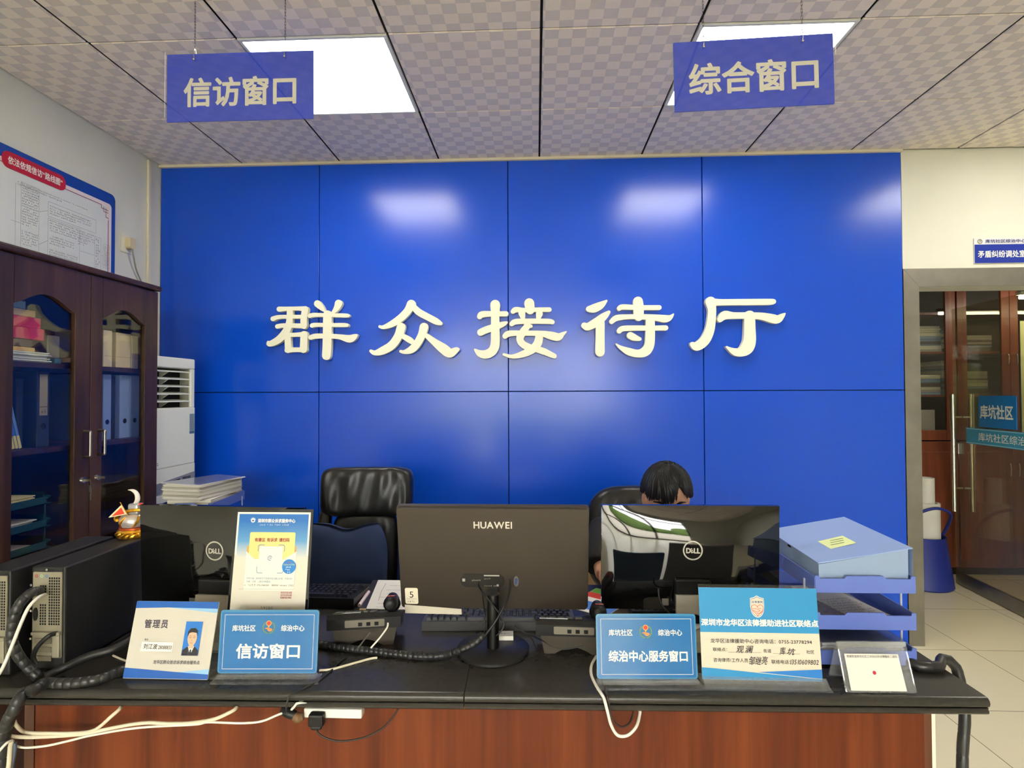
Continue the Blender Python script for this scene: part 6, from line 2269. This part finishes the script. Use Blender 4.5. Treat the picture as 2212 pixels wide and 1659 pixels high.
q.tube([(-.022, -.0865, -.061, .002), (0, -.0925, -.0595, .0042), (.022, -.0865, -.061, .002)], .003, 8, 4)
q.build('mouth', mat('lip', (176, 104, 92), .45), person, smooth=60)

# ------------------------------------------------------------------ cables
WCAB = mat('cable_cream', (214, 204, 180), .5)
WHC = mat('cable_white', (232, 228, 216), .45)
BCAB = mat('cable_black', (24, 24, 25), .45)
def cord(name, label, pts, r, m_, cat='cable', seg=8, sm=6):
    return tag(MB().tube([tuple(p) for p in pts], r, seg, sm).build(name, m_, smooth=60), label, cat)
def wrapped(name, label, pts, r, pitch=.014, m_=None, gv=.90):
    """cable bundle in black spiral wrap: bands with fine grooves"""
    P = [Vector(p[:3]) for p in smooth_pts([tuple(p) for p in pts], 16)]
    D = [0]
    for a, c in zip(P[:-1], P[1:]):
        D.append(D[-1] + (c - a).length)
    out = []
    n = int(D[-1] / pitch)
    def pos(s_):
        for i in range(len(D) - 1):
            if s_ <= D[i + 1]:
                t_ = (s_ - D[i]) / max(D[i + 1] - D[i], 1e-9)
                return P[i].lerp(P[i + 1], t_)
        return P[-1]
    for k in range(n):
        for f_, q in ((.0, gv), (.06, 1.0), (.5, 1.01), (.92, 1.0), (.98, gv)):
            p = pos((k + f_) * pitch)
            out.append((p.x, p.y, p.z, r * q))
    return tag(MB().tube(out, r, 12, 0).build(name, m_ or mat('spiral_wrap', (36, 36, 37), .35, rvar=.1, vs=60), smooth=50), label, 'cable')
def on(px, py, r):
    return at(px, py, Z=TZ + r)
def P3(px, py, Y):
    return at(px, py, Y=Y)
# behind and before the computers
wrapped('wrapped_cable', 'thick black wrapped cable arching from the computer down to the counter', [P3(88, 1277, 1.345), P3(68, 1280, 1.32), P3(42, 1305, 1.30), P3(28, 1345, 1.295), P3(26, 1385, 1.295), P3(42, 1420, 1.30), P3(66, 1447, 1.31), P3(92, 1470, 1.315)], .0115, .020)
wrapped('wrapped_cable', 'black wrapped cable lying on the counter before the computers toward the name card', [on(95, 1474, .0125), on(130, 1476, .0125), on(170, 1474, .0125), on(215, 1466, .0125), on(258, 1450, .0125), on(300, 1436, .0125), on(350, 1424, .0125)], .012, .018)
cord('cable_loop', 'black cable loop swelling out beside the computer toward the name card', [on(98, 1462, .012), P3(140, 1442, 1.335), P3(190, 1418, 1.345), P3(240, 1404, 1.36), P3(275, 1386, 1.39), P3(284, 1378, 1.40)], .010, BCAB)
cord('thin_cable', 'thin black cable looping out of the computer slot covers', [P3(122, 1368, 1.352), P3(108, 1372, 1.335), P3(92, 1385, 1.33), P3(78, 1402, 1.33), P3(72, 1420, 1.33), P3(78, 1436, 1.328)], .0055, BCAB)
cord('power_lead', 'white lead running from the computer out past the picture edge', [P3(98, 1284, 1.347), P3(84, 1290, 1.305), P3(62, 1312, 1.275), P3(44, 1350, 1.262), P3(24, 1400, 1.262), P3(4, 1446, 1.255), P3(-20, 1480, 1.262)], .0038, WHC)
cord('thin_cable', 'tan lead crossing behind the name card', [on(244, 1416, .003), on(262, 1424, .003), on(285, 1432, .003)], .0025, WCAB)
wrapped('wrapped_cable', 'black wrapped cables dropping over the counter edge at the picture corner', [on(92, 1478, .0155), on(74, 1490, .018), P3(56, 1496, 1.240), P3(42, 1509, 1.220), P3(32, 1530, 1.216), P3(18, 1556, 1.216), P3(8, 1590, 1.222), P3(4, 1640, 1.222), P3(2, 1690, 1.222)], .0135, .022)
# spiral trunk along the counter
wrapped('spiral_cable', 'long black spiral wrapped cable along the counter to the round stand monitor', [on(672, 1388, .011), on(700, 1393, .011), on(740, 1399, .011), on(800, 1406, .011), on(860, 1413, .011), on(915, 1418, .011), on(960, 1415, .012), P3(1000, 1402, 1.432), P3(1028, 1387, 1.44), P3(1043, 1372, 1.452), P3(1049, 1362, 1.462)], .0095, .014)
cord('thin_cable', 'cream lead tucked under the black spiral cable by the sign', [on(690, 1448, .003), on(715, 1446, .003), on(760, 1434, .003), on(800, 1423, .003), on(815, 1421, .003)], .003, WCAB)
cord('thin_cable', 'thin black lead crossing the counter top and over its front edge', [on(748, 1420, .003), on(735, 1430, .003), on(700, 1462, .003), on(660, 1486, .003), on(634, 1497, .0035), at(625, 1504, Y=1.266), at(620, 1520, Y=1.262), at(617, 1538, Y=1.262)], .0022, BCAB)
# telephone and monitor leads
cord('phone_lead', 'grey lead from the telephone beside the notepad to the spiral cable', [P3(800, 1366, 1.492), P3(790, 1378, 1.48), P3(775, 1398, 1.46), on(763, 1408, .004)], .0022, mat('lead_darkgrey', (84, 80, 74), .5))
cord('phone_lead', 'white lead from the telephone beside the notepad to the spiral cable', [P3(838, 1346, 1.49), P3(836, 1356, 1.478), P3(822, 1376, 1.462), P3(808, 1392, 1.452), P3(801, 1400, 1.447)], .0024, WHC)
cord('monitor_lead', 'black lead from the round stand monitor crossing to the far side of the pole', [P3(1035, 1256, 1.55), P3(1035, 1268, 1.535), P3(1048, 1286, 1.486), P3(1066, 1308, 1.482), P3(1082, 1330, 1.483), P3(1089, 1348, 1.484), P3(1082, 1364, 1.480), P3(1072, 1374, 1.474)], .0022, BCAB)
cord('monitor_lead', 'black lead from the monitor video port running down across the pole', [P3(1102, 1252, 1.55), P3(1102, 1268, 1.537), P3(1094, 1298, 1.495), P3(1074, 1336, 1.472), P3(1056, 1362, 1.464), P3(1048, 1372, 1.462)], .0034, BCAB)
cord('monitor_lead', 'thin black lead hanging straight beside the monitor pole', [P3(1040, 1262, 1.548), P3(1043, 1290, 1.53), P3(1046, 1320, 1.50), P3(1047, 1350, 1.475), P3(1046, 1368, 1.463)], .0018, BCAB)
cord('phone_lead', 'thin black lead from the grey keyboard to the half hidden telephone', [on(1112, 1352, .03), on(1128, 1364, .012), on(1150, 1374, .006), P3(1172, 1384, 1.47), P3(1195, 1398, 1.452), P3(1222, 1402, 1.45), P3(1260, 1395, 1.45)], .0018, BCAB)
cord('monitor_lead', 'thin black lead falling from the glossy monitor beside its silver neck', [P3(1422, 1272, 1.56), P3(1424, 1292, 1.55), P3(1434, 1312, 1.54), P3(1452, 1330, 1.53), P3(1470, 1342, 1.52)], .002, BCAB)
# over the counter edge at the eight character sign
cord('hanging_cable', 'white cable looping over the counter edge below the eight character sign', [on(1288, 1418, .004), on(1278, 1436, .004), on(1277, 1456, .004), on(1286, 1478, .004), on(1298, 1497, .004), at(1305, 1510, Y=1.284), at(1313, 1540, Y=1.278), at(1320, 1566, Y=1.275), at(1334, 1588, Y=1.275), at(1356, 1588, Y=1.28), at(1374, 1570, Y=1.29), at(1381, 1548, Y=1.312), at(1383, 1531, Y=1.322)], .0036, WHC)
cord('hanging_cable', 'thin dark cable looping beside the white one below the counter edge', [on(1296, 1462, .003), on(1306, 1488, .003), at(1312, 1503, Y=1.286), at(1318, 1535, Y=1.282), at(1326, 1558, Y=1.280), at(1342, 1570, Y=1.285), at(1358, 1564, Y=1.292), at(1366, 1549, Y=1.306), at(1368, 1538, Y=1.308)], .0022, mat('cable_brown', (44, 30, 26), .5))
# under the counter lip
t = thing('power_strip', 'white power strip fixed under the counter lip with a black plug in it', 'power strip', (-.42, 1.31, .69))
a, c = at(655, 1537, Y=1.295), at(781, 1537, Y=1.297)
MB().box((a.x, 1.297, .672), (c.x, 1.322, .6935), .003).build('strip_body', WHITEPL, t)
a, c = at(668, 1535, Y=1.285), at(700, 1535, Y=1.285)
MB().box((a.x, 1.276, .662), (c.x, 1.2965, .6905), .004).build('plug', BLACKPL, t)
MB().box((a.x + .004, 1.280, .652), (c.x - .006, 1.2945, .6622), .004).build('plug_tail', BLACKPL, t)
cord('hanging_cable', 'thin dark cable sagging below the power strip and back up to the counter', [at(685, 1562, Y=1.285), at(684, 1574, Y=1.288), at(690, 1586, Y=1.29), at(712, 1597, Y=1.29), at(742, 1601, Y=1.29), at(790, 1592, Y=1.292), at(828, 1572, Y=1.295), at(846, 1552, Y=1.298), at(855, 1540, Y=1.298), at(860, 1531, Y=1.300)], .0022, mat('cable_brown', (44, 30, 26)))
t = thing('cable_connector', 'scruffy brown connector dangling under the counter lip beside the power strip', 'connector', tuple(at(633, 1547, Y=1.285)))
p = at(618, 1544, Y=1.285)
MB().tube([(p.x - .012, 1.288, p.z + .010, .008), (p.x + .004, 1.286, p.z + .004, .011), (p.x + .022, 1.286, p.z - .002, .010)], .01, 10, 4).build('plug_body', BLACKPL, t, smooth=50)
MB().tube([(p.x + .020, 1.285, p.z - .002, .010), (p.x + .030, 1.285, p.z - .006, .012), (p.x + .040, 1.287, p.z - .004, .008)], .01, 10, 4).build('tape', mat('tape_brown', (104, 76, 48), .6), t, smooth=50)
MB().tube([(p.x + .008, 1.286, p.z + .006), (p.x + .020, 1.285, p.z + .020), (p.x + .03, 1.286, p.z + .028), (p.x + .06, 1.292, p.z + .026)], .003, 6, 4).build('lead', WHC, t, smooth=50)
Yf = 1.262
cord('wall_cable', 'thick cream cable under the counter edge bending up near the name card', [P3(30, 1556, 1.232), P3(36, 1568, 1.236), P3(56, 1582, Yf), P3(110, 1584, Yf), P3(160, 1584, Yf), P3(195, 1580, Yf), P3(215, 1570, Yf), P3(240, 1548, Yf), P3(258, 1532, Yf + .012), P3(264, 1521, 1.302)], .0042, WCAB)
cord('wall_cable', 'thick cream cable under the counter edge rising below the sign', [P3(16, 1590, 1.232), P3(44, 1592, 1.245), P3(80, 1592, Yf), P3(140, 1589, Yf), P3(190, 1584, Yf), P3(240, 1573, Yf), P3(290, 1564, Yf), P3(325, 1561, Yf), P3(360, 1563, Yf), P3(410, 1562, Yf), P3(460, 1554, Yf), P3(490, 1542, Yf + .003), P3(508, 1532, Yf + .012), P3(516, 1520, 1.304)], .0042, WCAB)
cord('wall_cable', 'thin cream cable sagging along the wooden counter front to the power strip', [P3(24, 1602, 1.235), P3(34, 1611, 1.24), P3(56, 1615, 1.25), P3(100, 1611, 1.255), P3(150, 1600, 1.257), P3(200, 1588, 1.257), P3(300, 1572, 1.257), P3(420, 1565, 1.26), P3(450, 1560, 1.26), P3(520, 1562, 1.265), P3(565, 1558, 1.268), P3(598, 1545, 1.274), P3(616, 1538, 1.284)], .0026, WHC)
cord('wall_cable', 'cream cable falling straight down beside the counter end panel', [P3(26, 1600, 1.228), P3(22, 1612, 1.226), P3(20, 1640, 1.225), P3(14, 1690, 1.225)], .0052, WCAB)
cord('wall_cable', 'white cable slanting out of the picture below the counter corner', [P3(26, 1600, 1.222), P3(16, 1604, 1.21), P3(4, 1616, 1.20), P3(-16, 1640, 1.19)], .003, WHC)
cord('wall_cable', 'grey blue cable falling beside the counter end panel', [P3(32, 1604, 1.232), P3(31, 1625, 1.232), P3(26, 1655, 1.232), P3(24, 1690, 1.232)], .0042, mat('cable_slate', (82, 92, 108), .5))
# black hose at the other end
wrapped('wrapped_cable', 'thick black wrapped hose over the free end of the counter', [on(1962, 1430, .013), on(1990, 1440, .013), on(2015, 1439, .014), on(2032, 1437, .016), (1.030, 1.456, .765), (1.054, 1.448, .752), (1.063, 1.442, .71), (1.064, 1.43, .64), (1.050, 1.42, .56), (1.040, 1.41, .48), (1.03, 1.40, .30), (1.02, 1.40, .016)], .0125, .05, gv=.96)
